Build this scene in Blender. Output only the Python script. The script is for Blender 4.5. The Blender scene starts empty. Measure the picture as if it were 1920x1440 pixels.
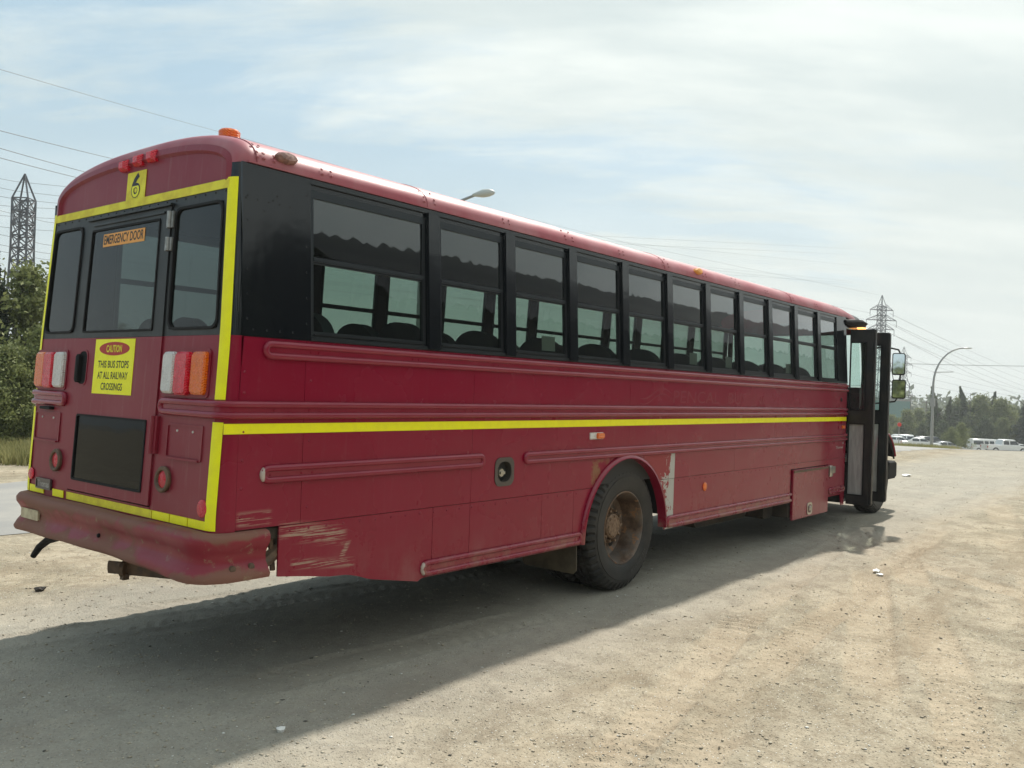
import bpy, bmesh, math, random
import numpy as np
from mathutils import Vector, Matrix
R_ = math.radians
random.seed(7)
sc = bpy.context.scene
COL = sc.collection

# ------------------------------------------------------------------ camera
CAM = Vector((-2.6967, -5.4507, 1.8490))
RT = Vector((0.62788284, -0.77759499, 0.03330419))
DN = Vector((0.02578378, -0.02198557, -0.99942575))
FW = Vector((0.77788067, 0.62838099, 0.00624498))
cd = bpy.data.cameras.new('camera'); cam = bpy.data.objects.new('camera', cd); COL.objects.link(cam)
m = Matrix.Identity(4)
for i, c in enumerate((RT, -DN, -FW)):
    for j in range(3): m[j][i] = c[j]
m.translation = CAM
cam.matrix_world = m
cd.sensor_width = 36; cd.lens = 30.5465; cd.clip_start = 0.05; cd.clip_end = 12000
sc.camera = cam
FPX = 1629.15
def at(px, py, depth):
    """a point of the place seen in direction (px,py) of the 1920 px photograph, at a real distance"""
    return CAM + (FW + RT*((px-960)/FPX) + DN*((py-720)/FPX))*depth

# ------------------------------------------------------------------ sky, sun, exposure
SUN = Vector((0.606, 0.156, 0.78)).normalized()
elev = math.asin(SUN.z); azim = math.atan2(SUN.x, SUN.y)
class NT:
    """small helper for writing node expressions"""
    def __init__(s, tree): s.t = tree; s.n = tree.nodes; s.l = tree.links
    def node(s, typ, **kw):
        n = s.n.new(typ)
        for k, v in kw.items(): setattr(n, k, v)
        return n
    def put(s, sock, v):
        if v is None: return
        if isinstance(v, bpy.types.NodeSocket): s.l.new(v, sock)
        elif isinstance(v, (tuple, list)) and len(v) == 3 and sock.type == 'RGBA': sock.default_value = (*v, 1)
        else: sock.default_value = v
    def math(s, op, a, b=None, c=None, clamp=False):
        n = s.node('ShaderNodeMath', operation=op, use_clamp=clamp)
        s.put(n.inputs[0], a); s.put(n.inputs[1], b)
        if c is not None: s.put(n.inputs[2], c)
        return n.outputs[0]
    def mul(s, a, b): return s.math('MULTIPLY', a, b)
    def add(s, a, b): return s.math('ADD', a, b)
    def mix(s, f, a, b, blend='MIX'):
        n = s.node('ShaderNodeMix', data_type='RGBA', blend_type=blend)
        s.put(n.inputs[0], f); s.put(n.inputs[6], a); s.put(n.inputs[7], b); return n.outputs[2]
    def noise(s, vec, scale=5, detail=4, rough=.55, dist=0, out=0):
        n = s.node('ShaderNodeTexNoise'); s.put(n.inputs['Vector'], vec); n.inputs['Scale'].default_value = scale
        n.inputs['Detail'].default_value = detail; n.inputs['Roughness'].default_value = rough; n.inputs['Distortion'].default_value = dist
        return n.outputs[out]
    def voro(s, vec, scale=5, feature='F1', out='Distance', rnd=1):
        n = s.node('ShaderNodeTexVoronoi', feature=feature); s.put(n.inputs['Vector'], vec); n.inputs['Scale'].default_value = scale
        n.inputs['Randomness'].default_value = rnd
        return n.outputs[out]
    def ramp(s, f, a, b, lo=0., hi=1.):
        n = s.node('ShaderNodeMapRange'); n.clamp = True; n.interpolation_type = 'SMOOTHSTEP'
        s.put(n.inputs[0], f); n.inputs[1].default_value = a; n.inputs[2].default_value = b
        n.inputs[3].default_value = lo; n.inputs[4].default_value = hi; return n.outputs[0]
    def scale(s, vec, v):
        n = s.node('ShaderNodeVectorMath', operation='MULTIPLY'); s.put(n.inputs[0], vec); n.inputs[1].default_value = v; return n.outputs[0]
    def sep(s, vec):
        n = s.node('ShaderNodeSeparateXYZ'); s.put(n.inputs[0], vec); return n.outputs
    def bump(s, h, strength, dist=.01, nrm=None):
        n = s.node('ShaderNodeBump'); s.put(n.inputs['Height'], h); n.inputs['Strength'].default_value = strength
        n.inputs['Distance'].default_value = dist
        if nrm is not None: s.put(n.inputs['Normal'], nrm)
        return n.outputs[0]
    def box(s, x, z, x0, x1, z0, z1, e=.01):
        a = s.mul(s.ramp(x, x0-e, x0+e), s.ramp(x, x1-e, x1+e, 1, 0))
        b = s.mul(s.ramp(z, z0-e, z0+e), s.ramp(z, z1-e, z1+e, 1, 0))
        return s.mul(a, b)

w = bpy.data.worlds.new('World'); sc.world = w; w.use_nodes = True
T = NT(w.node_tree); T.n.clear()
sky = T.node('ShaderNodeTexSky', sky_type='NISHITA'); sky.sun_disc = False
sky.sun_elevation = elev; sky.sun_rotation = azim; sky.air_density = 1.0; sky.dust_density = 2.0; sky.ozone_density = 1.5
SKY_STRENGTH = 0.10
tc = T.node('ShaderNodeTexCoord').outputs['Generated']
dx, dy, dz = T.sep(tc)
den = T.add(T.math('MAXIMUM', dz, 0.0), 0.22)
cx = T.math('DIVIDE', dx, den); cy = T.math('DIVIDE', dy, den)
cmb = T.node('ShaderNodeCombineXYZ'); T.put(cmb.inputs[0], T.mul(cx, 1.0)); T.put(cmb.inputs[1], cy)
cv = cmb.outputs[0]
rot = T.node('ShaderNodeVectorRotate', rotation_type='Z_AXIS'); T.put(rot.inputs['Vector'], cv); rot.inputs['Angle'].default_value = R_(52)
st = T.scale(rot.outputs[0], (0.55, 1.5, 1.0))
n1 = T.add(T.mul(T.noise(st, 1.15, 8, .60, .5), .72), T.mul(T.noise(st, 3.4, 7, .62, .8), .28))
off = T.node('ShaderNodeVectorMath', operation='ADD'); T.put(off.inputs[0], st); off.inputs[1].default_value = (3.1, 7.7, 0)
n2 = T.noise(off.outputs[0], 0.55, 3, .5, .2)
ang = T.add(T.add(T.mul(dx, 0.55), T.mul(dy, -0.50)), 0.0)      # more veil towards the sunny side
cover = T.add(T.add(T.mul(n1, .75), T.mul(n2, .55)), T.mul(ang, .22))
mask = T.ramp(cover, .53, .71)
hor = T.ramp(dz, .0, .42, 1, 0)
mask = T.math('MAXIMUM', mask, T.mul(hor, .92))
mask = T.math('MAXIMUM', mask, .16)
shade = T.noise(st, 2.6, 5, .55)
cl = T.mix(T.ramp(shade, .35, .7), (.52, .59, .59), (.71, .755, .725))
cl = T.mix(T.mul(hor, .7), cl, (.57, .61, .58))
blue = T.mix(1.0, sky.outputs[0], (SKY_STRENGTH,)*3, 'MULTIPLY')
blue = T.mix(.75, blue, (.29, .46, .56))
skyc = T.mix(mask, blue, cl)
dn = T.ramp(dz, -.02, .0)
skyc = T.mix(dn, (.30, .29, .25), skyc)
bg = T.node('ShaderNodeBackground'); T.put(bg.inputs[0], skyc); bg.inputs[1].default_value = 1.0
wo = T.node('ShaderNodeOutputWorld'); T.l.new(bg.outputs[0], wo.inputs[0])

sd = bpy.data.lights.new('sun', 'SUN'); so = bpy.data.objects.new('sun', sd); COL.objects.link(so)
sd.energy = 3.8; sd.angle = R_(1.8); sd.color = (1, .95, .86)
so.rotation_euler = SUN.to_track_quat('Z', 'Y').to_euler()
so.location = (0, 0, 40)
sc.view_settings.view_transform = 'Standard'; sc.view_settings.look = 'None'
sc.view_settings.exposure = 0.42; sc.view_settings.gamma = 1
sc.view_settings.use_curve_mapping = False
sc.cycles.max_bounces = 8; sc.cycles.transparent_max_bounces = 24
sc.cycles.caustics_reflective = False; sc.cycles.caustics_refractive = False

# ------------------------------------------------------------------ mesh helpers
class MB:
    def __init__(s): s.v = []; s.f = []
    def raw(s, vs, fs, M=None):
        o = len(s.v)
        s.v += [tuple(M(*p)) if M else tuple(p) for p in vs]
        s.f += [tuple(i+o for i in q) for q in fs]; return s
    def box(s, a0, a1, b0, b1, c0, c1, M=None, n=1, nb=1):
        """box, optionally cut into n slices along a and nb along b (so a mapping can bend it)"""
        A = [a0+(a1-a0)*i/n for i in range(n+1)]; B = [b0+(b1-b0)*i/nb for i in range(nb+1)]
        vs = []; fs = []
        for a in A:
            for b in B: vs += [(a, b, c0), (a, b, c1)]
        W = 2*(nb+1)
        for i in range(n):
            for j in range(nb):
                p = i*W+2*j
                fs += [(p, p+2, p+W+2, p+W), (p+1, p+W+1, p+W+3, p+3)]
            p = i*W; fs.append((p, p+W, p+W+1, p+1))
            p = i*W+2*nb; fs.append((p, p+1, p+W+1, p+W))
        for j in range(nb):
            p = 2*j; fs.append((p, p+1, p+3, p+2))
            p = n*W+2*j; fs.append((p, p+2, p+3, p+1))
        return s.raw(vs, fs, M)
    def chbox(s, a0, a1, b0, b1, c0, c1, ch, M=None):
        """box with chamfered corners in the a-b plane and a chamfered c1 face"""
        def ring(q, c): return [(a0+q+ch, b0+q, c), (a1-q-ch, b0+q, c), (a1-q, b0+q+ch, c), (a1-q, b1-q-ch, c), (a1-q-ch, b1-q, c), (a0+q+ch, b1-q, c), (a0+q, b1-q-ch, c), (a0+q, b0+q+ch, c)]
        k = ch*.6*(1 if c1 > c0 else -1)
        vs = ring(0, c0)+ring(0, c1-k)+ring(ch*.6, c1); fs = [tuple(range(8))[::-1], tuple(range(16, 24))]
        for l in (0, 8):
            for i in range(8): j = (i+1) % 8; fs.append((l+i, l+j, l+8+j, l+8+i))
        return s.raw(vs, fs, M)
    def tube(s, pts, r, n=8, closed=False, M=None, caps=True):
        P = [Vector(M(*p)) if M else Vector(p) for p in pts]; N = len(P)
        rs = r if isinstance(r, (list, tuple)) else [r]*N
        vs = []; fs = []; up = None
        for i in range(N):
            if closed: t = (P[(i+1) % N]-P[i-1])
            else: t = P[min(i+1, N-1)]-P[max(i-1, 0)]
            if t.length < 1e-9: t = Vector((0, 0, 1))
            t.normalize()
            if up is None: up = Vector((0, 0, 1)) if abs(t.z) < .9 else Vector((1, 0, 0))
            a = t.cross(up)
            if a.length < 1e-6: a = t.orthogonal()
            a.normalize(); b = a.cross(t).normalized(); up = b
            for k in range(n):
                q = 2*math.pi*k/n
                vs.append(P[i]+(a*math.cos(q)+b*math.sin(q))*rs[i])
        for i in range(N if closed else N-1):
            j = (i+1) % N
            for k in range(n):
                l = (k+1) % n; fs.append((i*n+k, i*n+l, j*n+l, j*n+k))
        if caps and not closed: fs += [tuple(range(n))[::-1], tuple((N-1)*n+k for k in range(n))]
        return s.raw(vs, fs)
    def bar(s, p, q, r, n=4): return s.tube([p, q], r, n)
    def lathe(s, prof, n=48, M=None, a0=0, mod=None):
        """prof: (radius, height) pairs round the local third axis"""
        vs = []; fs = []; K = len(prof)
        for i in range(n):
            a = 2*math.pi*i/n+a0
            for k, (r, h) in enumerate(prof):
                rr = r+(mod(i, k) if mod else 0)
                vs.append((rr*math.cos(a), rr*math.sin(a), h))
        for i in range(n):
            j = (i+1) % n
            for k in range(K-1):
                fs.append((i*K+k, j*K+k, j*K+k+1, i*K+k+1))
        return s.raw(vs, fs, M)
    def poly(s, pts, d, M=None):
        """flat polygon pts (a,b) given thickness from d[0] to d[1] along c"""
        n = len(pts); vs = [(a, b, d[0]) for a, b in pts]+[(a, b, d[1]) for a, b in pts]
        fs = [tuple(range(n))[::-1], tuple(range(n, 2*n))]+[(i, (i+1) % n, n+(i+1) % n, n+i) for i in range(n)]
        return s.raw(vs, fs, M)
    def ring(s, outer, inner, d, M=None):
        """frame between two outlines of equal count"""
        n = len(outer); vs = []
        for dd in d: vs += [(a, b, dd) for a, b in outer]+[(a, b, dd) for a, b in inner]
        fs = []
        for i in range(n):
            j = (i+1) % n
            fs += [(i, j, n+j, n+i), (2*n+i, 3*n+i, 3*n+j, 2*n+j), (i, 2*n+i, 2*n+j, j), (n+i, n+j, 3*n+j, 3*n+i)]
        return s.raw(vs, fs, M)
    def mesh(s, name, mat, smooth=None, recalc=True, merge=False):
        me = bpy.data.meshes.new(name); me.from_pydata([tuple(v) for v in s.v], [], s.f)
        if recalc or merge:
            bm = bmesh.new(); bm.from_mesh(me)
            if merge: bmesh.ops.remove_doubles(bm, verts=bm.verts, dist=1e-5)
            if recalc: bmesh.ops.recalc_face_normals(bm, faces=bm.faces)
            bm.to_mesh(me); bm.free()
        if mat: me.materials.append(mat)
        if smooth is not None:
            me.shade_smooth(); me.set_sharp_from_angle(angle=R_(smooth))
        me.update(); return me
    def obj(s, name, mat, parent=None, smooth=None, **kw):
        me = s.mesh(name, mat, smooth, **kw)
        return link(name, me, parent)
def link(name, me, parent=None, label=None, cat=None, group=None, kind=None, loc=None, rz=None):
    o = bpy.data.objects.new(name, me); COL.objects.link(o)
    if parent is not None: o.parent = parent
    tag(o, label, cat, group, kind)
    if loc is not None: o.location = loc
    if rz is not None: o.rotation_euler = (0, 0, rz)
    return o
def tag(o, label=None, cat=None, group=None, kind=None):
    if label: o['label'] = label
    if cat: o['category'] = cat
    if group: o['group'] = group
    if kind: o['kind'] = kind
    return o
def copy_tree(o, parent=None):
    c = o.copy(); COL.objects.link(c)
    if parent is not None: c.parent = parent
    for ch in list(o.children): copy_tree(ch, c)
    return c
def rrect(a0, a1, b0, b1, r, k=5):
    pts = []
    for (ca, cb, s0) in ((a1-r, b0+r, -90), (a1-r, b1-r, 0), (a0+r, b1-r, 90), (a0+r, b0+r, 180)):
        for i in range(k+1):
            q = R_(s0+90*i/k); pts.append((ca+r*math.cos(q), cb+r*math.sin(q)))
    return pts
def ellipse(ca, cb, ra, rb, n=24): return [(ca+ra*math.cos(2*math.pi*i/n), cb+rb*math.sin(2*math.pi*i/n)) for i in range(n)]

# ------------------------------------------------------------------ materials
def mat(name, col=(.5, .5, .5), rough=.5, metal=0, spec=.5, emit=None, coat=0, build=None):
    mt = bpy.data.materials.new(name); mt.use_nodes = True
    t = NT(mt.node_tree); b = mt.node_tree.nodes['Principled BSDF']
    b.inputs['Base Color'].default_value = (*col, 1); b.inputs['Roughness'].default_value = rough
    b.inputs['Metallic'].default_value = metal; b.inputs['Specular IOR Level'].default_value = spec
    b.inputs['Coat Weight'].default_value = coat; b.inputs['Coat Roughness'].default_value = .08
    if emit: b.inputs['Emission Color'].default_value = (*emit[0], 1); b.inputs['Emission Strength'].default_value = emit[1]
    if build: build(t, b)
    return mt
def worn(c0, c1, scale=6, r0=.4, r1=.6, bumpy=0, bs=40):
    def f(t, b):
        p = t.node('ShaderNodeTexCoord').outputs['Object']
        n = t.ramp(t.noise(p, scale, 6, .6), .35, .68)
        t.put(b.inputs['Base Color'], t.mix(n, c0, c1)); t.put(b.inputs['Roughness'], t.math('MULTIPLY_ADD', n, r1-r0, r0))
        if bumpy: t.put(b.inputs['Normal'], t.bump(t.noise(p, bs, 4), bumpy, .01))
    return f
def ribbed(c0, c1, *a):
    base = worn(c0, c1, *a)
    def f(t, b):
        base(t, b); p = t.node('ShaderNodeTexCoord').outputs['Object']; x, y, z = t.sep(p)
        g = t.math('SINE', t.mul(z, 420)); g2 = t.math('SINE', t.mul(y, 420))
        t.put(b.inputs['Normal'], t.bump(t.mul(g, g2), .8, .004))
        r2 = t.noise(t.scale(p, (1, 3, 1)), 5, 3); c = b.inputs['Base Color'].links[0].from_socket
        t.put(b.inputs['Base Color'], t.mix(t.ramp(r2, .45, .7, 0, .2), c, tuple(v*.55 for v in c0)))
    return f
def red_build(kind):
    def f(t, b):
        p = t.node('ShaderNodeTexCoord').outputs['Object']; x, y, z = t.sep(p)
        big = t.noise(p, 1.3, 4, .55); fine = t.noise(p, 22, 5, .6)
        base = (.245, .0015, .026); pale = (.27, .007, .036)
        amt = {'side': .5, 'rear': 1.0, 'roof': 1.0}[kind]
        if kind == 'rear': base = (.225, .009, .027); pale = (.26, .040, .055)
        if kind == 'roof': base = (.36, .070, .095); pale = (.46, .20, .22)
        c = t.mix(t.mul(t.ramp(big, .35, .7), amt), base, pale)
        st = t.noise(t.scale(p, (9, 9, .55)), 3.0, 5, .65)              # rain streaks
        c = t.mix(t.mul(t.ramp(st, .52, .82), .06 if kind == 'side' else .24), c, (.40, .25, .24))
        c = t.mix(t.mul(t.ramp(fine, .55, .8), .07), c, (.45, .2, .2))
        # dust thrown up on the lower panels
        dn = t.add(t.noise(p, 3.2, 6, .65), t.mul(t.noise(t.scale(p, (7, 7, .8)), 3, 4), .35))
        dust = t.mul(t.ramp(dn, .56, .95), t.ramp(z, .45, .95, .36, 0.0))
        c = t.mix(dust, c, (.40, .22, .20))
        rough = t.add(t.math('MULTIPLY_ADD', big, .14, {'side': .20, 'rear': .36, 'roof': .40}[kind]), t.mul(dust, .35))
        if kind == 'side':
            right = t.math('LESS_THAN', y, 0.0)
            # scrapes, each with its own place on the panel
            sn = t.noise(t.scale(p, (.9, 1, 26)), 2.6, 7, .66, .8); sn2 = t.noise(p, 7, 4)
            m1 = t.box(x, t.add(z, t.mul(x, .17)), .43, .92, 1.00, 1.10, .035)
            m2 = t.box(x, z, .14, .36, 1.03, 1.10, .02)
            m3 = t.box(x, t.add(z, t.mul(x, .10)), .52, 1.0, .795, .845, .02)
            m4 = t.box(t.add(x, t.mul(z, -.55)), z, .46, .50, .72, .86, .012)
            mk = t.math('MAXIMUM', t.math('MAXIMUM', m1, m2), t.math('MAXIMUM', m3, m4))
            sc_ = t.mul(t.mul(t.ramp(t.add(sn, t.mul(sn2, .25)), .60, .66), mk), right)
            c = t.mix(t.mul(sc_, .85), c, (.44, .31, .24))
            # flaked paint in front of the wheel arch, rust stain behind it
            pm = t.mul(t.box(x, z, 4.6, 5.205, .50, 1.262, .004), right)
            edge = t.math('MULTIPLY_ADD', t.ramp(x, 4.80, 5.24), .30, -.125)
            pn = t.add(t.noise(p, 5.5, 9, .70, .9), edge)
            fl = t.mul(t.ramp(pn, .545, .56), pm)
            c = t.mix(t.mul(pm, .65), c, (.33, .055, .05)); c = t.mix(fl, c, (.50, .49, .46))
            rm = t.mul(t.box(t.add(x, t.mul(t.noise(p, 9, 3), .12)), z, 3.75, 4.02, 1.02, 1.25, .02), right)
            rn = t.ramp(t.noise(p, 11, 7, .66), .42, .58)
            c = t.mix(t.mul(t.mul(rn, rm), .8), c, (.27, .15, .065))
            rough = t.add(rough, t.mul(t.math('MAXIMUM', pm, rm), .35))
        t.put(b.inputs['Base Color'], c); t.put(b.inputs['Roughness'], rough); b.inputs['Specular IOR Level'].default_value = .4
        b.inputs['Coat Weight'].default_value = 0.12 if kind == 'side' else 0
        h = t.noise(p, 1.6, 3, .5)
        t.put(b.inputs['Normal'], t.bump(t.add(h, t.mul(t.noise(p, 90, 3), .012)), .34, .03))
    return f
M = {}
M['red'] = mat('side_paint', build=red_build('side'))
M['red_rear'] = mat('rear_paint', build=red_build('rear'))
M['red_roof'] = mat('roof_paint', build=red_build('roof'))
def rail_build(t, b):
    p = t.node('ShaderNodeTexCoord').outputs['Object']; x, y, z = t.sep(p)
    n = t.noise(p, 3, 6, .6); c = t.mix(t.ramp(n, .3, .75), (.245, .004, .028), (.275, .018, .042))
    d = t.mul(t.ramp(t.noise(p, 5, 6, .65), .46, .72), t.ramp(z, .5, .75, .7, .0))
    c = t.mix(d, c, (.36, .26, .18)); chip = t.mul(t.ramp(t.noise(p, 25, 4), .40, .48), t.math('MAXIMUM', t.mul(t.box(x, z, .262, .292, 1.27, 1.36, .004), t.math('LESS_THAN', y, 0.0)), t.mul(t.box(x, z, 1.585, 1.625, .52, .66, .004), t.math('LESS_THAN', y, 0.0))))
    c = t.mix(chip, c, (.55, .48, .42))
    t.put(b.inputs['Base Color'], c); t.put(b.inputs['Roughness'], t.math('MULTIPLY_ADD', d, .4, .27))
M['rail'] = mat('rail_paint', build=rail_build, coat=.2)
def black_build(t, b):
    p = t.node('ShaderNodeTexCoord').outputs['Object']
    n = t.noise(p, 2.2, 5, .6); st = t.noise(t.scale(p, (8, 8, .6)), 3, 5, .65)
    c = t.mix(t.mul(t.ramp(st, .5, .9), .3), (.008, .010, .013), (.04, .042, .042))
    t.put(b.inputs['Base Color'], c); t.put(b.inputs['Roughness'], t.math('MULTIPLY_ADD', n, .10, .05))
    t.put(b.inputs['Normal'], t.bump(t.noise(p, 2.5, 3), .12, .02))
M['black'] = mat('black_paint', build=black_build)
def brear(t, b):
    p = t.node('ShaderNodeTexCoord').outputs['Object']
    n = t.noise(p, 3, 6, .6); st = t.noise(t.scale(p, (9, 9, .5)), 3, 5, .65)
    c = t.mix(t.mul(t.ramp(st, .4, .8), .4), (.016, .019, .021), (.06, .06, .056))
    t.put(b.inputs['Base Color'], c); t.put(b.inputs['Roughness'], t.math('MULTIPLY_ADD', n, .25, .32))
M['black_rear'] = mat('dusty_black_paint', build=brear)
M['rubber'] = mat('rubber', (.012, .012, .013), .75, spec=.3)
M['alu'] = mat('window_aluminium', (.035, .04, .045), .32, .6)
M['tape'] = mat('yellow_tape', (.86, .84, .004), .45, build=worn((1.0, .97, .0), (.95, .90, .01), 14, .4, .55), emit=((.9,.88,0),.0))
M['tape_old'] = mat('faded_yellow_tape', build=worn((.86, .78, .03), (.70, .58, .05), 9, .5, .7))
M['orange'] = mat('orange_lens', (.95, .16, .01), .22, coat=.5, build=ribbed((1.0, .21, .004), (.92, .15, .008), 30, .2, .35, .3, 120))
M['redlens'] = mat('red_lens', (.72, .01, .03), .22, coat=.5, build=ribbed((.88, .010, .045), (.68, .008, .03), 20, .2, .4, .3, 120))
M['whitelens'] = mat('white_lens', (.72, .70, .66), .25, coat=.5, build=ribbed((.88, .86, .83), (.66, .64, .61), 16, .2, .4, .3, 120))
M['sticker_orange'] = mat('orange_sticker', (.85, .38, .08), .5)
M['sticker_red'] = mat('red_print', (.45, .02, .015), .5)
M['ink'] = mat('black_print', (.012, .012, .012), .5)
M['yellow_ink'] = mat('yellow_print', (.86, .84, .02), .5)
M['grey_plate'] = mat('grey_badge', (.13, .115, .11), .35, .6)
M['brokenlens'] = mat('weathered_lamp_base', build=worn((.36, .20, .17), (.16, .09, .08), 30, .6, .8))
M['cream'] = mat('cream_sticker', build=worn((.62, .56, .38), (.45, .36, .24), 12, .5, .7))
M['ghost'] = mat('faded_letter_residue', (.255, .014, .034), .42)
M['steel'] = mat('galvanised_steel', build=worn((.42, .42, .41), (.26, .26, .25), 20, .35, .5), metal=.6)
M['zinc'] = mat('zinc_latch', (.55, .52, .46), .3, .8)
def rim_build(t, b):
    p = t.node('ShaderNodeTexCoord').outputs['Object']
    n = t.ramp(t.noise(p, 7, 7, .68), .38, .62); n2 = t.ramp(t.noise(p, 3.2, 4), .45, .65)
    c = t.mix(n, (.10, .066, .047), (.23, .145, .092)); c = t.mix(t.mul(n2, .6), c, (.17, .175, .17))
    c = t.mix(t.ramp(t.noise(p, 12, 4), .58, .66), c, (.32, .17, .09))
    t.put(b.inputs['Base Color'], c); t.put(b.inputs['Roughness'], t.math('MULTIPLY_ADD', n, .3, .38)); b.inputs['Metallic'].default_value = .25
    t.put(b.inputs['Normal'], t.bump(t.noise(p, 30, 4), .4, .01))
M['rim'] = mat('rusty_rim', build=rim_build)
M['hub'] = mat('dusty_hub', build=worn((.30, .20, .13), (.17, .105, .065), 30, .6, .8, .5, 60))
def tyre_build(t, b):
    p = t.node('ShaderNodeTexCoord').outputs['Object']; x, y, z = t.sep(p)
    n = t.ramp(t.noise(p, 6, 6, .6), .35, .7)
    c = t.mix(n, (.018, .018, .018), (.055, .05, .045)); t.put(b.inputs['Base Color'], c)
    r = t.math('SQRT', t.add(t.mul(x, x), t.mul(z, z)))
    rings = t.math('SINE', t.mul(r, 330))
    t.put(b.inputs['Normal'], t.bump(t.add(t.mul(rings, .25), t.noise(p, 70, 4)), .22, .004)); t.put(b.inputs['Roughness'], t.math('MULTIPLY_ADD', n, .2, .58))
M['tyre'] = mat('dusty_tyre', build=tyre_build)
M['under'] = mat('underbody_grime', build=worn((.03, .027, .024), (.075, .06, .045), 8, .7, .9, .5))
M['rust'] = mat('rusty_pipe', build=worn((.10, .065, .045), (.19, .12, .075), 14, .6, .85, .5))
M['flap'] = mat('mud_flap_rubber', build=worn((.12, .095, .06), (.07, .058, .042), 6, .6, .8))
def bumper_build(t, b):
    p = t.node('ShaderNodeTexCoord').outputs['Object']; x, y, z = t.sep(p)
    n = t.noise(p, 2.6, 7, .62, .6); e = t.add(t.ramp(z, .75, .84, .22, 0), t.ramp(z, .93, 1.0, 0, .22))
    lft = t.ramp(y, -1.2, 1.0, -.08, .05)
    d = t.ramp(t.add(t.add(n, e), lft), .46, .60)
    c = t.mix(t.mul(d, .75), (.25, .015, .032), (.22, .13, .085)); c = t.mix(t.ramp(t.noise(p, 14, 6, .7), .58, .72), c, (.27, .17, .11))
    t.put(b.inputs['Base Color'], c); t.put(b.inputs['Roughness'], t.math('MULTIPLY_ADD', d, .35, .42))
    t.put(b.inputs['Normal'], t.bump(t.add(t.noise(p, 2.2, 3), t.mul(t.noise(p, 40, 4), .04)), .55, .035))
M['bumper'] = mat('dusty_bumper_paint', build=bumper_build)
M['seat'] = mat('seat_vinyl', build=worn((.028, .032, .045), (.045, .05, .06), 12, .5, .65))
M['interior'] = mat('interior_liner', (.06, .065, .07), .5)
M['floor'] = mat('rubber_floor', (.03, .03, .03), .7)
M['paper'] = mat('paper_notice', (.36, .37, .37), .7)
M['chrome'] = mat('mirror_glass', (.8, .85, .85), .03, 1)
def glass(name, tint, wav=.10, refl=1.0, dirt=0.0, ior=1.5, dcol=(.30, .31, .29)):
    mt = bpy.data.materials.new(name); mt.use_nodes = True; t = NT(mt.node_tree); t.n.clear()
    p = t.node('ShaderNodeTexCoord').outputs['Object']
    tr = t.node('ShaderNodeBsdfTransparent'); tr.inputs[0].default_value = (*tint, 1)
    gl = t.node('ShaderNodeBsdfGlossy'); gl.inputs['Roughness'].default_value = .015
    t.put(gl.inputs['Color'], (.92, .95, .97))
    if wav: t.put(gl.inputs['Normal'], t.bump(t.noise(t.scale(p, (1.0, 1.0, 1.6)), 2.6, 2, .4), wav, .02))
    geo = t.node('ShaderNodeNewGeometry'); dp = t.node('ShaderNodeVectorMath', operation='DOT_PRODUCT'); t.l.new(geo.outputs['Normal'], dp.inputs[0]); t.l.new(geo.outputs['Incoming'], dp.inputs[1])
    inv = t.math('SUBTRACT', 1.0, t.math('ABSOLUTE', dp.outputs['Value'])); fr_ = t.math('MULTIPLY_ADD', t.math('POWER', inv, 5.0), .955, .045)
    fac = t.math('MULTIPLY', fr_, refl, clamp=True)
    mx = t.node('ShaderNodeMixShader'); t.put(mx.inputs[0], fac); t.l.new(tr.outputs[0], mx.inputs[1]); t.l.new(gl.outputs[0], mx.inputs[2])
    last = mx.outputs[0]
    if dirt:
        df = t.node('ShaderNodeBsdfDiffuse'); df.inputs[0].default_value = (*dcol, 1)
        st = t.noise(t.scale(p, (6, 6, .8)), 3, 6, .7)
        m2 = t.node('ShaderNodeMixShader'); t.put(m2.inputs[0], t.math('MULTIPLY_ADD', t.ramp(st, .35, .8), dirt*.5, dirt*.75)); t.l.new(last, m2.inputs[1]); t.l.new(df.outputs[0], m2.inputs[2]); last = m2.outputs[0]
    o = t.node('ShaderNodeOutputMaterial'); t.l.new(last, o.inputs[0]); return mt
M['glass'] = glass('tinted_window_glass', (.44, .53, .475), .045, 2.4, .012)
M['glass_rear'] = glass('dusty_rear_glass', (.14, .165, .17), .05, 1.0, .030)
M['glass_low'] = glass('dark_lower_glass', (.05, .06, .06), .05, .55, .035)
M['glass_door'] = glass('clear_door_glass', (.72, .84, .80), .03, 1.0, .05)
M['glass_dirty'] = glass('grimy_door_glass', (.60, .62, .63), .03, 1.0, .62, dcol=(.62, .63, .61))
M['glass_car'] = mat('car_glass', (.012, .016, .02), .05, spec=.9)
M['white_paint'] = mat('white_vehicle_paint', (.78, .79, .79), .25, coat=.5)
M['dark_paint'] = mat('dark_vehicle_paint', (.035, .045, .06), .2, coat=.6)
M['silver_paint'] = mat('silver_vehicle_paint', (.42, .43, .44), .25, .3, coat=.5)

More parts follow.
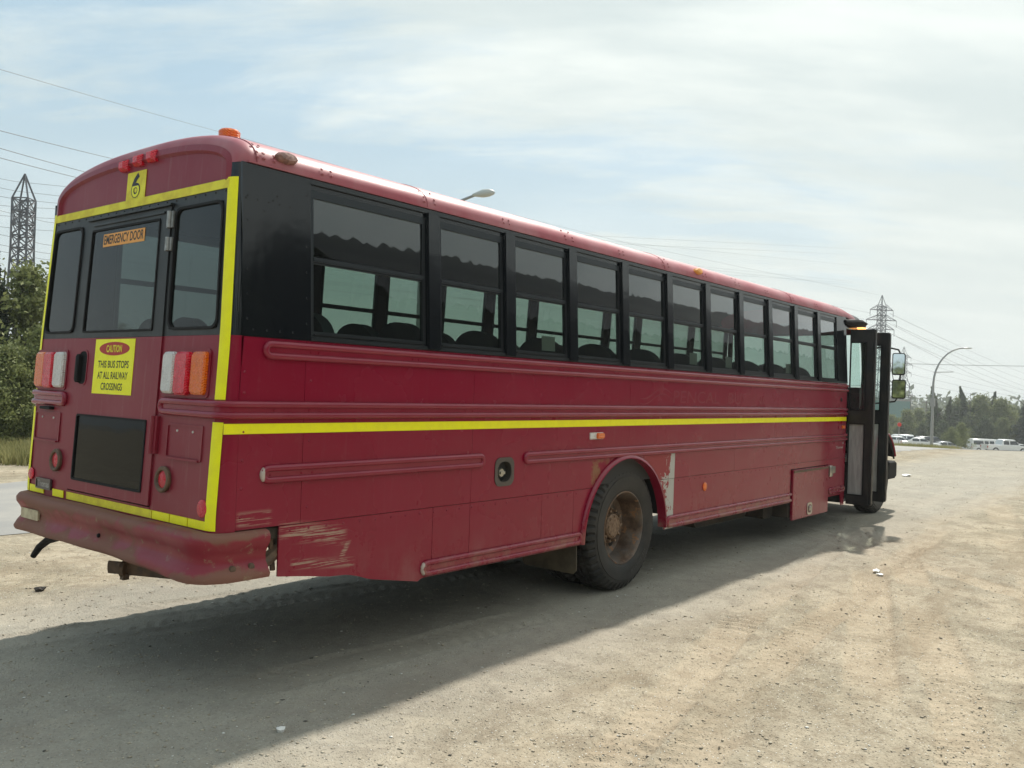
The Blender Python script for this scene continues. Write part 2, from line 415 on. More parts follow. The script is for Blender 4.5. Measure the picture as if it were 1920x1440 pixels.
# ------------------------------------------------------------------ the ground
FH = Vector((FW.x, FW.y, 0)).normalized(); RH = Vector((RT.x, RT.y, 0)).normalized()
def ud(x, y):
    a = x-CAM.x; b = y-CAM.y
    return a*RH.x+b*RH.y, a*FH.x+b*FH.y
def fall(u, d):
    """the lot is level, then falls away beyond the far edge of the road"""
    s0 = 36.8-3.6*np.clip((u-13)/6, 0, 1)
    t_ = np.clip((d-s0)/11, 0, 1); s_ = t_*t_*(3-2*t_)
    z = -.054*np.clip(d-s0, 0, 110)*s_
    return z+ .0
def vnoise(x, y, seed):
    xi = np.floor(x).astype(np.int64); yi = np.floor(y).astype(np.int64); xf = x-xi; yf = y-yi
    def h(a, b):
        n = (a*374761393+b*668265263+seed*2246822519) & 0xffffffff
        n = ((n ^ (n >> 13))*1274126177) & 0xffffffff
        return ((n ^ (n >> 16)) & 0xffff)/65535.
    u = xf*xf*(3-2*xf); v = yf*yf*(3-2*yf)
    return (h(xi, yi)*(1-u)+h(xi+1, yi)*u)*(1-v)+(h(xi, yi+1)*(1-u)+h(xi+1, yi+1)*u)*v-.5
def axis(segs):
    out = [segs[0][0]]
    for a, b, st in segs:
        n = max(1, int(round((b-a)/st))); out += [a+(b-a)*(i+1)/n for i in range(n)]
    return np.array(out)
U = axis([(-1600, -200, 100), (-200, -40, 10), (-40, -9, 1), (-9, -4.5, .09), (-4.5, 5.5, .026), (5.5, 10, .07), (10, 40, .8), (40, 200, 10), (200, 1600, 100)])
D = axis([(-700, -60, 40), (-60, 0, 4), (0, 2.6, .3), (2.6, 7.5, .024), (7.5, 12, .045), (12, 20, .1), (20, 40, .35), (40, 60, 1), (60, 160, 4), (160, 1600, 60)])
ROAD_N = [(-60, 9.0), (-30, 7.2), (-8, 5.7), (1.5, 5.05), (15, 4.45), (26, 4.1), (31.5, 3.8), (35.5, 3.3), (38.5, 2.0), (40.5, -1.0), (41.5, -6), (42, -14), (43, -60)]
ROAD_F = [(-60, 15.5), (-30, 13.2), (-8, 11.2), (3.3, 10.2), (15, 9.2), (26, 8.4), (34, 7.9), (39.6, 6.1), (42.4, 3.4), (44.6, -0.5), (46, -6), (47.5, -14), (50, -60)]
def road_mask(x, y):
    """1 on the road, easing to 0 beside it"""
    yn = np.interp(x, [p[0] for p in ROAD_N[:9]], [p[1] for p in ROAD_N[:9]])
    yf = np.interp(x, [p[0] for p in ROAD_F[:8]], [p[1] for p in ROAD_F[:8]])
    a = np.clip((y-yn+.9)/.7, 0, 1)*np.clip((yf+.9-y)/.7, 0, 1)*(x < 39)
    xn = np.interp(-y, [-p[1] for p in ROAD_N[7:]], [p[0] for p in ROAD_N[7:]])
    b = np.clip((x-xn+1.3)/.8, 0, 1)*np.clip((52-x)/.5, 0, 1)*(y < 9.5)
    return np.maximum(a, b)
TRACKS = [((1.2, -4.25), (12.5, -.95), .17, 1.1), ((1.7, -4.6), (13, -1.35), .17, 1.0), ((.3, -3.15), (9, -1.75), .15, 1.1), ((.1, -3.6), (12, -2.1), .15, .9),
          ((-1.6, 1.1), (5, .15), .16, .9), ((-1.5, 1.55), (4.6, .55), .16, .7), ((2.6, -5.0), (17, -2.2), .2, 1.0), ((3.2, -5.3), (18, -2.9), .2, .8), ((-1.5, -.6), (3, -1.25), .17, .8), ((3.6, -5.4), (16, -5.0), .2, 1.0), ((9.5, -.9), (6.4, -4.9), .17, .8),
          ((8.5, -1.3), (26, -1.2), .2, .8), ((8.5, -1.9), (27, -2.2), .2, .7)]
def relief(x, y, want=False):
    z = .034*vnoise(x*.35, y*.35, 1)+.026*vnoise(x*1.1+9, y*1.1, 2)+.012*vnoise(x*3.3, y*3.3, 3)+.0075*vnoise(x*9, y*9, 4)+.0058*vnoise(x*21, y*21, 5)+.0036*vnoise(x*43, y*43, 8)
    tm = np.zeros_like(z)
    for i, (a, b, hw, amp) in enumerate(TRACKS):
        ax, ay = a; bx, by = b; L = math.hypot(bx-ax, by-ay); tx, ty = (bx-ax)/L, (by-ay)/L
        s_ = (x-ax)*tx+(y-ay)*ty; q = -(x-ax)*ty+(y-ay)*tx+.10*np.sin(s_*.45+i)+.02*np.sin(s_*1.3)
        m_ = np.clip((1.12-np.abs(q)/hw)*6, 0, 1)*np.clip(s_+.5, 0, 1)*np.clip(L-s_+.5, 0, 1)
        m_ = m_*np.clip(.75+2.0*vnoise(x*.8, y*.8, 20+i)+.8*vnoise(x*3, y*3, 40+i), 0, 1)
        pat = np.clip(1.6*np.sin((s_+np.abs(q)*.5+.02*vnoise(x*4, y*4, 60+i))*2*math.pi/(.10+.012*(i % 3))), -1, 1)*np.clip(.6+1.6*vnoise(x*2.2, y*2.2, 70+i), 0, 1)*np.where(np.abs(q) < hw*.3, .6, 1)
        z = z+amp*m_*(.0115*pat-.015)+amp*.010*np.exp(-((np.abs(q)-hw*1.25)/.04)**2)*np.clip(s_+.5, 0, 1)*np.clip(L-s_+.5, 0, 1)*.6
        tm = np.maximum(tm, m_)
    return (z, tm) if want else z
gu, gd = np.meshgrid(U, D, indexing='ij')
gx = CAM.x+gu*RH.x+gd*FH.x; gy = CAM.y+gu*RH.y+gd*FH.y
fade = np.clip(1.6-np.hypot(gu, gd)/60, 0, 1)
rel_, trk_ = relief(gx, gy, True)
gz = fall(gu, gd)+rel_*(1-road_mask(gx, gy))*fade-.004
# the wheels press the loose sand flat where they stand
for wx, wy in ((4.33, -1.0), (4.33, 1.0), (12.25, -1.0), (12.25, 1.0)):
    k = np.clip(1.6-np.hypot((gx-wx)/.5, (gy-wy)/.45), 0, 1); gz = gz*(1-k)+(-.006)*k
gz -= .05*np.clip((gu*0+np.hypot(gu, gd)-900)/200, 0, 1)
def ground_build(t, b):
    p = t.node('ShaderNodeTexCoord').outputs['Object']; x, y, z = t.sep(p)
    n0 = t.noise(p, .16, 4, .6); n1 = t.noise(p, .9, 6, .62, .4); n2 = t.noise(p, 11, 7, .75); n3 = t.noise(p, 48, 4, .75)
    c = t.mix(t.ramp(n1, .39, .61), (.275, .240, .172), (.440, .375, .275))
    c = t.mix(t.mul(t.ramp(n0, .42, .62), .5), c, (.37, .325, .255))
    n4 = t.noise(p, 3.6, 6, .68, .5)
    c = t.mix(t.mul(t.ramp(n4, .49, .62), .6), c, (.235, .19, .135)); c = t.mix(t.mul(t.ramp(n4, .48, .36), .35), c, (.54, .46, .34))
    c = t.mix(t.mul(t.ramp(n2, .48, .70), .55), c, (.20, .16, .115))
    c = t.mix(t.mul(t.ramp(n3, .52, .72), .5), c, (.62, .56, .45)); c = t.mix(t.mul(t.ramp(n3, .46, .32), .5), c, (.16, .13, .10))
    pk = t.node('ShaderNodeAttribute', attribute_name='packed').outputs['Fac']
    c = t.mix(t.mul(pk, .42), c, (.48, .385, .275))
    gr = t.voro(p, 70, out='Color'); g1 = t.sep(gr)[0]; dist = t.voro(p, 70)
    c = t.mix(t.mul(t.ramp(g1, .90, .93), t.ramp(dist, .25, .35, 1, 0)), c, (.68, .66, .60))
    c = t.mix(t.mul(t.ramp(g1, .10, .07), t.ramp(dist, .3, .4, 1, 0)), c, (.10, .09, .08))
    st = t.noise(t.scale(p, (.15, 1.0, 1)), 2.4, 6, .65)
    c = t.mix(t.mul(t.ramp(st, .48, .68), .55), c, (.26, .205, .14))
    # grey tint along the coach that lightens its shadow, painted into the ground colour
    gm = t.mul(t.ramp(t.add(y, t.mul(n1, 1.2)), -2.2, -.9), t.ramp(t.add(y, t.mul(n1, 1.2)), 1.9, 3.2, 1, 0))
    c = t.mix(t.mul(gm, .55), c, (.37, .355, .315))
    t.put(b.inputs['Base Color'], c); b.inputs['Roughness'].default_value = .95; b.inputs['Specular IOR Level'].default_value = .15
    h = t.add(t.add(t.mul(n2, .5), t.mul(n3, .35)), t.mul(t.ramp(dist, .0, .5, 1, 0), .5))
    t.put(b.inputs['Normal'], t.bump(h, .75, .012))
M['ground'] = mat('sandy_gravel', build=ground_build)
nu, nd = len(U), len(D)
vv = np.stack([gx.ravel(), gy.ravel(), gz.ravel()], 1)
ii = np.arange((nu-1)*(nd-1)); a_ = (ii//(nd-1))*nd+ii % (nd-1)
ff = np.stack([a_, a_+nd, a_+nd+1, a_+1], 1)
def np_mesh(name, verts, faces, material, smooth=False, k=4):
    me = bpy.data.meshes.new(name); nv, nf = len(verts), len(faces)
    me.vertices.add(nv); me.vertices.foreach_set('co', np.asarray(verts, np.float32).ravel())
    me.loops.add(nf*k); me.loops.foreach_set('vertex_index', np.asarray(faces, np.int32).ravel())
    me.polygons.add(nf); me.polygons.foreach_set('loop_start', np.arange(0, nf*k, k, dtype=np.int32))
    me.update(calc_edges=True); me.validate()
    if material: me.materials.append(material)
    if smooth: me.shade_smooth()
    return me
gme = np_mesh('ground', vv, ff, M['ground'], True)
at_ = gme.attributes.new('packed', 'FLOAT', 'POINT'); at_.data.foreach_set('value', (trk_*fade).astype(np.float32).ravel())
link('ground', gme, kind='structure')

def asphalt_build(t, b):
    p = t.node('ShaderNodeTexCoord').outputs['Object']
    n = t.noise(p, .5, 6, .6); n2 = t.noise(p, 40, 4, .7)
    c = t.mix(t.ramp(n, .35, .68), (.26, .255, .245), (.36, .34, .305)); c = t.mix(t.mul(t.ramp(n2, .5, .75), .4), c, (.18, .175, .17))
    t.put(b.inputs['Base Color'], c); b.inputs['Roughness'].default_value = .85; t.put(b.inputs['Normal'], t.bump(n2, .4, .01))
M['asphalt'] = mat('sun_bleached_asphalt', build=asphalt_build)
# road: a strip 4 mm above the ground, ragged where sand has drifted over its edges
rn = []; rf = []
def dens(L, n=26):
    out = []
    for (a, b) in zip(L[:-1], L[1:]):
        for i in range(n): t_ = i/n; out.append((a[0]*(1-t_)+b[0]*t_, a[1]*(1-t_)+b[1]*t_))
    out.append(L[-1]); return out
rn, rf = dens(ROAD_N), dens(ROAD_F)
mb = MB(); vs = []; fs = []
K = 14
for i, (a, b) in enumerate(zip(rn, rf)):
    j1 = .16*math.sin(i*.9)+.10*math.sin(i*2.3)+.08*random.random(); j2 = .2*math.sin(i*.7+2)+.1*random.random()
    for k in range(K+1):
        q = k/K; x_ = a[0]*(1-q)+b[0]*q; y_ = a[1]*(1-q)+b[1]*q
        if k == 0: y_ += j1
        if k == K: y_ += j2
        u_, d_ = ud(x_, y_)
        vs.append((x_, y_, float(fall(u_, np.float64(d_)))+.002))
for i in range(len(rn)-1):
    for k in range(K): p_ = i*(K+1)+k; fs.append((p_, p_+K+1, p_+K+2, p_+1))
mb.raw(vs, fs); o = mb.obj('road', M['asphalt'], recalc=False); tag(o, kind='structure')

# loose stones in the sand (nobody could count them)
N = 30000
rng = np.random.default_rng(3)
dd = 2.9*np.exp(rng.random(N)*math.log(30/2.9)); uu = (rng.random(N)*1.5-.75)*dd*1.05
px_ = CAM.x+uu*RH.x+dd*FH.x; py_ = CAM.y+uu*RH.y+dd*FH.y
rm = road_mask(px_, py_); keep = rm < .2; px_, py_, dd, uu = px_[keep], py_[keep], dd[keep], uu[keep]; N = len(px_)
pz_ = relief(px_, py_)*np.clip(1.6-dd/60, 0, 1)-.004+fall(uu, dd)
sz = (.0026+.0065*rng.random(N)**6)*(1+dd*.04)
octv = np.array([(1, 0, 0), (0, 1, 0), (-1, 0, 0), (0, -1, 0), (0, 0, 1), (0, 0, -1), (.6, .6, .5), (-.6, .5, .55)])
octf = np.array([(0, 6, 4), (0, 1, 6), (1, 7, 4), (1, 4, 6), (1, 2, 7), (2, 4, 7), (2, 3, 4), (3, 0, 4), (1, 0, 5), (2, 1, 5), (3, 2, 5), (0, 3, 5)])
sc3 = np.stack([sz*(1+.7*rng.random(N)), sz*(1+.6*rng.random(N)), sz*(.3+.3*rng.random(N))], 1)
V = octv[None]*sc3[:, None]*(1+.25*(rng.random((N, 8, 1))-.5))
ra = rng.random(N)*6.28; ca, sa = np.cos(ra)[:, None], np.sin(ra)[:, None]
V = np.stack([V[..., 0]*ca-V[..., 1]*sa, V[..., 0]*sa+V[..., 1]*ca, V[..., 2]], 2)+np.stack([px_, py_, pz_+sz*.15], 1)[:, None]
F = octf[None]+(np.arange(N)*8)[:, None, None]
def stone_build(t, b):
    g = t.node('ShaderNodeNewGeometry').outputs['Random Per Island']
    c = t.mix(g, (.33, .28, .21), (.58, .51, .40)); c = t.mix(t.math('GREATER_THAN', g, .955), c, (.75, .73, .68)); c = t.mix(t.math('LESS_THAN', g, .035), c, (.11, .10, .085))
    t.put(b.inputs['Base Color'], c); b.inputs['Roughness'].default_value = .9
M['stone'] = mat('loose_stone', build=stone_build)
o = link('gravel', np_mesh('gravel', V.reshape(-1, 3), F.reshape(-1, 3), M['stone'], k=3))
tag(o, 'loose grey and white stones scattered over the sandy lot', 'gravel', kind='stuff')
#PART2
# ------------------------------------------------------------------ the coach
bus = link('bus', None, label='long dark red coach with black window band and yellow tape on the sandy lot', cat='bus', loc=(0, 0, 0))
WR, WL = 1.22, 1.24
def tum(z): return .055*max(0., z-2.10)/.98
def lean(z): return .054*max(0., z-1.1)
def SM(s):
    """side mapping: (x along the coach, z up, w outward)"""
    W = WR if s < 0 else WL
    return lambda u, v, w: (u, s*(W-tum(v)+w), v)
def RM(u, v, w): return (lean(v)-w, u*(1-tum(v)/1.22), v)          # rear mapping: (y, z, outward)
ARC, AR = (4.29, .53), .725
def arch_z(x): 
    d = AR*AR-(x-ARC[0])**2
    return ARC[1]+math.sqrt(d) if d > 0 else ARC[1]
def strip(mb, x0, x1, zlo, zhi, s, w0=-.012, w1=0., n=None):
    """sheet-metal panel between two height functions"""
    n = n or max(1, int((x1-x0)/.05))
    xs = [x0+(x1-x0)*i/n for i in range(n+1)]; m_ = SM(s); vs = []; fs = []
    for x in xs:
        a, b = zlo(x), zhi(x)
        for z in (a, b): vs += [m_(x, z, w0), m_(x, z, w1)]
    for i in range(n):
        p = 4*i; q = p+4
        fs += [(p, p+2, q+2, q), (p+1, q+1, q+3, p+3), (p, q, q+1, p+1), (p+2, p+3, q+3, q+2)]
    fs += [(0, 1, 3, 2), (4*n, 4*n+2, 4*n+3, 4*n+1)]
    return mb.raw(vs, fs)
FUEL = (2.385, 2.575, 1.125, 1.305)
cst = lambda v: (lambda x: v)
def rear_skirt(x): return float(np.interp(x, [.42, .61, .80, .95, 1.05, 1.13, 1.59, 1.62, 3.6], [.71, .685, .655, .645, .62, .59, .505, .525, .525]))
for s in (-1, 1):
    # upper red panels
    xs = [.125, .57, 2.1, 4.3, 6.62, 8.35, 10.45] if s < 0 else [.125, .57, 2.1, 4.3, 6.62, 8.35, 10.45, 11.45]
    for a, b in zip(xs[:-1], xs[1:]):
        a_, b_ = a+.0015, b-.0015; mb = MB()
        top = cst(2.098)
        if s < 0 and a == 2.1:
            strip(mb, a_, FUEL[0], cst(1.008), top, s); strip(mb, FUEL[0], FUEL[1], cst(FUEL[3]), top, s)
            strip(mb, FUEL[0], FUEL[1], cst(1.008), cst(FUEL[2]), s); strip(mb, FUEL[1], b_, lambda x: max(1.008, arch_z(x)), top, s, n=60)
        else: strip(mb, a_, b_, lambda x: max(1.008, arch_z(x)), top, s, n=50)
        mb.obj('side_panel', M['red'], bus, 40)
    # skirt panels
    segs = [(.42, 1.71), (1.71, 2.10), (2.10, 2.98), (2.98, 3.43), (3.43, 3.60)] if s < 0 else [(.42, 1.71), (1.71, 3.60)]
    for a, b in segs:
        mb = MB(); strip(mb, a+.002, b-.002, rear_skirt, lambda x: 1.004, s, -.014, -.002, n=30)
        if b == 3.60:
            mb = MB(); strip(mb, a+.002, 3.565, rear_skirt, cst(1.004), s, -.014, -.002); strip(mb, 3.565, 3.745, lambda x: arch_z(x)+.0, cst(1.004), s, -.014, -.002)
        mb.obj('skirt_panel', M['red'], bus, 40)
    mb = MB(); strip(mb, 4.83, 5.02, lambda x: arch_z(x) if arch_z(x) > .5 else .5, cst(1.004), s, -.014, -.002, n=24); strip(mb, 5.02, 5.19, cst(.505), cst(1.004), s, -.014, -.002)
    mb.obj('skirt_panel', M['red'], bus, 40)
    for a, b in ((5.19, 8.34),) if s < 0 else ((5.19, 8.34), (8.34, 11.45)):
        mb = MB(); strip(mb, a+.002, b-.002, cst(.505), cst(1.004), s, -.014, -.002); mb.obj('skirt_panel', M['red'], bus, 40)
    if s < 0:
        mb = MB(); strip(mb, 9.74, 9.9, cst(.47), cst(1.004), s, -.014, -.002); strip(mb, 9.9, 10.28, cst(.47), cst(1.004), s, -.014, -.002)
        strip(mb, 10.28, 10.45, lambda x: .47-.16*min(1, (x-10.28)/.06), cst(1.004), s, -.014, -.002, n=8)
        mb.obj('skirt_panel', M['red'], bus, 40)
        # strip above the luggage door
        mb = MB(); strip(mb, 8.34, 9.74, cst(.935), cst(1.004), s, -.014, -.002); mb.obj('skirt_panel', M['red'], bus, 40)
        mb = MB(); mb.chbox(8.375, 9.70, .27, .925, -.01, .022, .012, SM(s))
        ld = mb.obj('luggage_door', M['red'], bus, 30)
        mb = MB(); mb.box(8.38, 9.66, .888, .915, .022, .034, SM(s)); mb.obj('hinge', M['rust'], ld)
        mb = MB(); mb.ring(rrect(8.88, 9.06, .30, .46, .05), rrect(8.905, 9.035, .325, .435, .035), (.022, .032), SM(s)); mb.chbox(8.93, 9.0, .34, .42, .022, .045, .012, SM(s)); mb.obj('latch', M['zinc'], ld, 40)
        mb = MB(); mb.box(8.345, 9.73, .30, .92, -.62, -.03, SM(s)); mb.obj('luggage_box', M['under'], bus)
        mb = MB(); mb.chbox(9.75, 9.86, .76, .92, -.002, .03, .012, SM(s)); mb.chbox(9.90, 10.02, .80, .90, -.002, .012, .008, SM(s)); mb.obj('door_latch', M['zinc'], bus, 40)
    # arch lip
    m_ = SM(s); mb = MB()
    pts = []
    for i in range(41):
        q = R_(180-180*i/40); pts.append((ARC[0]+AR*math.cos(q), ARC[1]+AR*math.sin(q)))
    vs = []; fs = []
    for (a, b) in pts:
        dx_, dz_ = (a-ARC[0])/AR, (b-ARC[1])/AR
        for (rr, ww) in ((.028, -.002), (.028, .012), (.014, .03), (-.01, .034), (-.012, -.06)):
            vs.append(m_(a+dx_*rr, b+dz_*rr, ww))
    for i in range(40):
        for k in range(5): p = i*5+k; q = i*5+(k+1) % 5; fs.append((p, q, q+5, p+5))
    mb.raw(vs, fs); mb.obj('arch_lip', M['rail'], bus, 50)
    # wheel well
    mb = MB(); vs = []; fs = []
    for i in range(25):
        q = R_(180-180*i/24)
        for w_ in (-.02, -.86): vs.append(m_(ARC[0]+(AR+.03)*math.cos(q), ARC[1]+(AR-.12)*math.sin(q)+.12, w_))
    for i in range(24): fs.append((2*i, 2*i+1, 2*i+3, 2*i+2))
    mb.raw(vs, fs); mb.obj('wheel_well', M['rubber'], bus, recalc=False)
    # rub rails: a pressed loop with a channel between two ridges
    def rail(x0, x1, z0, z1, cap0=True, cap1=True, wrap=None):
        mb = MB(); r = .021; k = (z1-z0)/2-r; zc = (z0+z1)/2
        up = []; lo = []; n = 6
        def loop():
            P = []
            if cap0:
                for i in range(9): q = R_(270-180*i/8); P.append((x0+k+r+k*math.cos(q), zc+k*math.sin(q)))
            else: P += [(x0, zc-k), (x0, zc+k)]
            if cap1:
                for i in range(9): q = R_(90-180*i/8); P.append((x1-k-r+k*math.cos(q), zc+k*math.sin(q)))
            else: P += [(x1, zc+k), (x1, zc-k)]
            return P
        L = loop()
        if cap0 and cap1: mb.tube([(a, b, .006) for a, b in L], r, 8, True, m_)
        elif cap0:
            mb.tube([(a, b, .006) for a, b in [L[-1]]+L[:9]+[L[-2]]], r, 8, False, m_)
        else:
            mb.tube([(x0, zc+k, .006), (x1, zc+k, .006)], r, 8, False, m_); mb.tube([(x0, zc-k, .006), (x1, zc-k, .006)], r, 8, False, m_)
        mb.box(x0+(.02 if cap0 else -.02), x1-.02, zc-k, zc+k, -.004, .009, m_)
        return mb.obj('rub_rail', M['rail'], bus, 60)
    xe = 10.45 if s < 0 else 11.4
    rail(.26, xe, 1.975, 2.085, True, False)
    rail(.15, xe, 1.630, 1.735, False, False)
    rail(.27, 2.24, 1.258, 1.368); rail(2.71, xe, 1.258, 1.358, True, False)
    rail(1.60, 3.56, .53, .645); rail(5.05, 8.33, .515, .635, True, False)
    if s < 0: rail(9.76, 10.42, .50, .60)
    # yellow stripe
    mb = MB(); mb.box(.03 if s < 0 else .05, xe, 1.548, 1.606, 0, .0035, m_, n=4)
    mb.obj('yellow_stripe', M['tape'], bus)
    # black band: corner panel, header, sill, posts
    mb = MB(); mb.box(.125, .60, 2.101, 3.085, -.012, .004, m_, nb=4); bp = mb.obj('corner_panel', M['black'], bus)
    mb = MB(); mb.box(.60, xe, 3.052, 3.088, -.03, .006, m_); mb.box(.60, xe, 3.02, 3.052, -.03, -.008, m_)
    mb.obj('window_header', M['black'], bus)
    mb = MB(); mb.box(.60, xe, 2.101, 2.128, -.035, .008, m_)
    mb.obj('window_sill', M['alu'], bus)
    cs = [1.655+.8455*k for k in range(10)]
    if s > 0: cs.append(10.11)
    for c in cs:
        mb = MB(); mb.chbox(c-.058, c+.058, 2.112, 3.056, -.03, .024, .008, m_) if False else mb.box(c-.056, c+.056, 2.108, 3.056, -.03, .022, m_, nb=3)
        mb.box(c-.066, c-.056, 2.115, 3.05, -.03, .008, m_, nb=3); mb.box(c+.056, c+.066, 2.115, 3.05, -.03, .008, m_, nb=3)
        mb.obj('window_post', M['black'], bus, 30)
    if s < 0: mb = MB(); mb.box(10.03, 10.45, 2.128, 3.052, -.03, .006, m_, nb=3); mb.obj('door_post', M['black'], bus)
    # windows
    edges = [.60]+cs+[10.03 if s < 0 else 11.40]
    for i in range(len(edges)-1):
        a = edges[i]+(.066 if i else 0); b = edges[i+1]-(.066 if i < len(cs) else 0)
        mb = MB(); F0, F1 = -.034, -.006
        mb.box(a, a+.028, 2.130, 3.02, F0, F1, m_, nb=3); mb.box(b-.028, b, 2.130, 3.02, F0, F1, m_, nb=3)
        mb.box(a+.028, b-.028, 2.130, 2.160, F0, F1, m_); mb.box(a+.028, b-.028, 2.138, 2.146, F1, .004, m_); mb.box(a+.028, b-.028, 2.972, 3.02, F0, F1, m_)
        fr = mb.obj('window', M['alu'], bus)
        mb = MB(); mb.box(a+.028, b-.028, 2.585, 2.612, F0, -.002, m_); mb.box(a+.028, b-.028, 2.572, 2.585, F0, -.012, m_); mb.obj('sash_bar', M['alu'], fr)
        bow = .0
        for nm, z0, z1, wq in (('upper_pane', 2.612, 2.972, -.016), ('lower_pane', 2.160, 2.572, -.024)):
            p0, p1, p2, p3 = m_(a+.028, z0, wq), m_(b-.028, z0, wq), m_(b-.028, z1, wq), m_(a+.028, z1, wq)
            g = MB(); g.raw([p0, p1, p2, p3], [(0, 1, 2, 3) if s < 0 else (3, 2, 1, 0)]); g.obj(nm, M['glass'], fr, recalc=False)
# fuel filler
m_ = SM(-1); mb = MB()
fo = [(FUEL[0]-.008 if i in (2, 3) else 0, 0) for i in range(4)]
outer = rrect(FUEL[0]-.02, FUEL[1]+.02, FUEL[2]-.02, FUEL[3]+.02, .06, 5); inner = rrect(FUEL[0]+.012, FUEL[1]-.012, FUEL[2]+.012, FUEL[3]-.012, .07, 5)
mb.ring(outer, inner, (0, .006), m_); ff_ = mb.obj('fuel_filler', M['zinc'], bus)
ff_.data.materials[0] = M['grey_plate']
mb = MB(); vs = [m_(a, b, -.0) for a, b in inner]+[m_(a, b, -.12) for a, b in inner]; n = len(inner)
mb.raw(vs, [(i, (i+1) % n, n+(i+1) % n, n+i) for i in range(n)]+[tuple(range(n, 2*n))]); mb.obj('recess', M['under'], ff_, recalc=False)
mb = MB(); mb.lathe([(0, -.02), (.03, -.02), (.036, -.03), (.036, -.10)], 20, lambda a, b, c: m_(2.475+a, 1.205+b, c)); mb.box(2.45, 2.50, 1.195, 1.215, -.03, -.005, m_)
mb.obj('filler_cap', M['zinc'], ff_, 40)

# roof: bays riveted together, each lapped over the next
def roof_sec(k=36, W0=1.165, W1=1.185, z0=3.09, h=.262, n=2.5):
    P = []
    for i in range(k+1):
        t_ = math.pi*i/k; c, s_ = math.cos(t_), math.sin(t_)
        y = (abs(c)**(2/2.5))*(1 if c > 0 else -1); z = abs(s_)**(2/n)
        P.append((y*(W1 if y > 0 else W0), z0+h*z))
    return P
SEC = roof_sec()
def roof_bay(x0, x1, off, name, mt):
    mb = MB(); vs = []; fs = []; n = len(SEC)
    cy_ = .01
    for x, o in ((x0, off-.012), (x0, off), (x1, off), (x1, off-.012)):
        for y, z in SEC: vs.append((x, cy_+(y-cy_)*(1+o/1.2), z+o*(z-3.09)/.245+0))
    for r_ in range(3):
        for i in range(n-1): fs.append((r_*n+i, r_*n+i+1, (r_+1)*n+i+1, (r_+1)*n+i))
    mb.raw(vs, fs); return mb.obj(name, mt, bus, 35)
rx = [.22, 1.63, 3.32, 4.99, 6.67, 8.33, 10.12]
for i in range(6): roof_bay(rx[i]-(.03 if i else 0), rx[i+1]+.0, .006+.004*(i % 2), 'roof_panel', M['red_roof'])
# drip rail along the gutter
for s in (-1, 1):
    mb = MB(); m_ = SM(s); mb.box(.16, 10.3, 3.086, 3.094, -.02, .018, m_); mb.obj('drip_rail', M['red_roof'], bus)
# front cap, sloping down to the windscreen
mb = MB(); vs = []; fs = []; n = len(SEC)
rows = [(10.08, 1.0, 0), (10.5, .995, .0), (10.9, .97, -.03), (11.2, .93, -.07), (11.42, .87, -.13), (11.55, .8, -.19)]
for x, k, dz_ in rows:
    for y, z in SEC: vs.append((x, y*(.5+.5*k)-.0, 3.09+(z-3.09)*k+dz_))
for r_ in range(len(rows)-1):
    for i in range(n-1): fs.append((r_*n+i, r_*n+i+1, (r_+1)*n+i+1, (r_+1)*n+i))
fs.append(tuple((len(rows)-1)*n+i for i in range(n)))
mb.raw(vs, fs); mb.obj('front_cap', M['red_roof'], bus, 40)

# rear end: a rounded shell all round, the flat rear inside it
def outline(z0, z1, side):
    """cross-section pieces, counter-clockwise seen from behind"""
def shell(path, r, name, mt, x1=.16, steps=7):
    """path: (y,z, inward normal ny,nz); sweeps a quarter round from the side onto the rear"""
    mb = MB(); vs = []; fs = []; K = steps+2
    for (y, z, ny, nz) in path:
        vs.append((x1, y, z))
        for i in range(steps+1):
            q = (math.pi/2)*i/steps
            vs.append((lean(z)+r*(1-math.sin(q)), y+ny*r*(1-math.cos(q)), z+nz*r*(1-math.cos(q))))
    for i in range(len(path)-1):
        for k in range(K-1): p = i*K+k; fs.append((p, p+1, p+K+1, p+K))
    mb.raw(vs, fs); return mb.obj(name, mt, bus, 50)
CR = .085
for s in (-1, 1):
    W = WR if s < 0 else WL
    zz = [1.0, 1.3, 1.6, 1.9, 2.1]
    shell([(s*(W-tum(z)), z, -s, 0) for z in zz], CR, 'corner_post', M['red'], .125)
    zz = [2.1, 2.4, 2.7, 3.0, 3.085]
    shell([(s*(W-tum(z)), z, -s, 0) for z in zz], CR, 'corner_post', M['black_rear' if s > 0 else 'black'], .125)
    # yellow tape on the corner edge
    mb = MB(); e = .0045
    zs = [1.012, 1.3, 1.63] if True else []
    def tape(z0, z1):
        mb = MB(); vs = []; fs = []; n = 8; st_ = 9
        for j in range(st_+1):
            z = z0+(z1-z0)*j/st_
            pts = []
            for i in range(n+1):
                q = (math.pi/2)*(1-.46*i/n)            # from the rear face part-way round
                pts.append((lean(z)+CR*(1-math.sin(q))-e*math.sin(q), s*(W-tum(z)-CR+CR*math.cos(q)+e*math.cos(q))))
            pts = [(lean(z)-e, s*(W-tum(z)-CR-.012))]+pts
            vs += [(a, b, z) for a, b in pts]
        k = n+2
        for j in range(st_):
            for i in range(k-1): p = j*k+i; fs.append((p, p+1, p+k+1, p+k))
        mb.raw(vs, fs); return mb.obj('corner_tape', M['tape'], bus, 60)
    tape(1.738, 3.0); tape(1.012, 1.612)
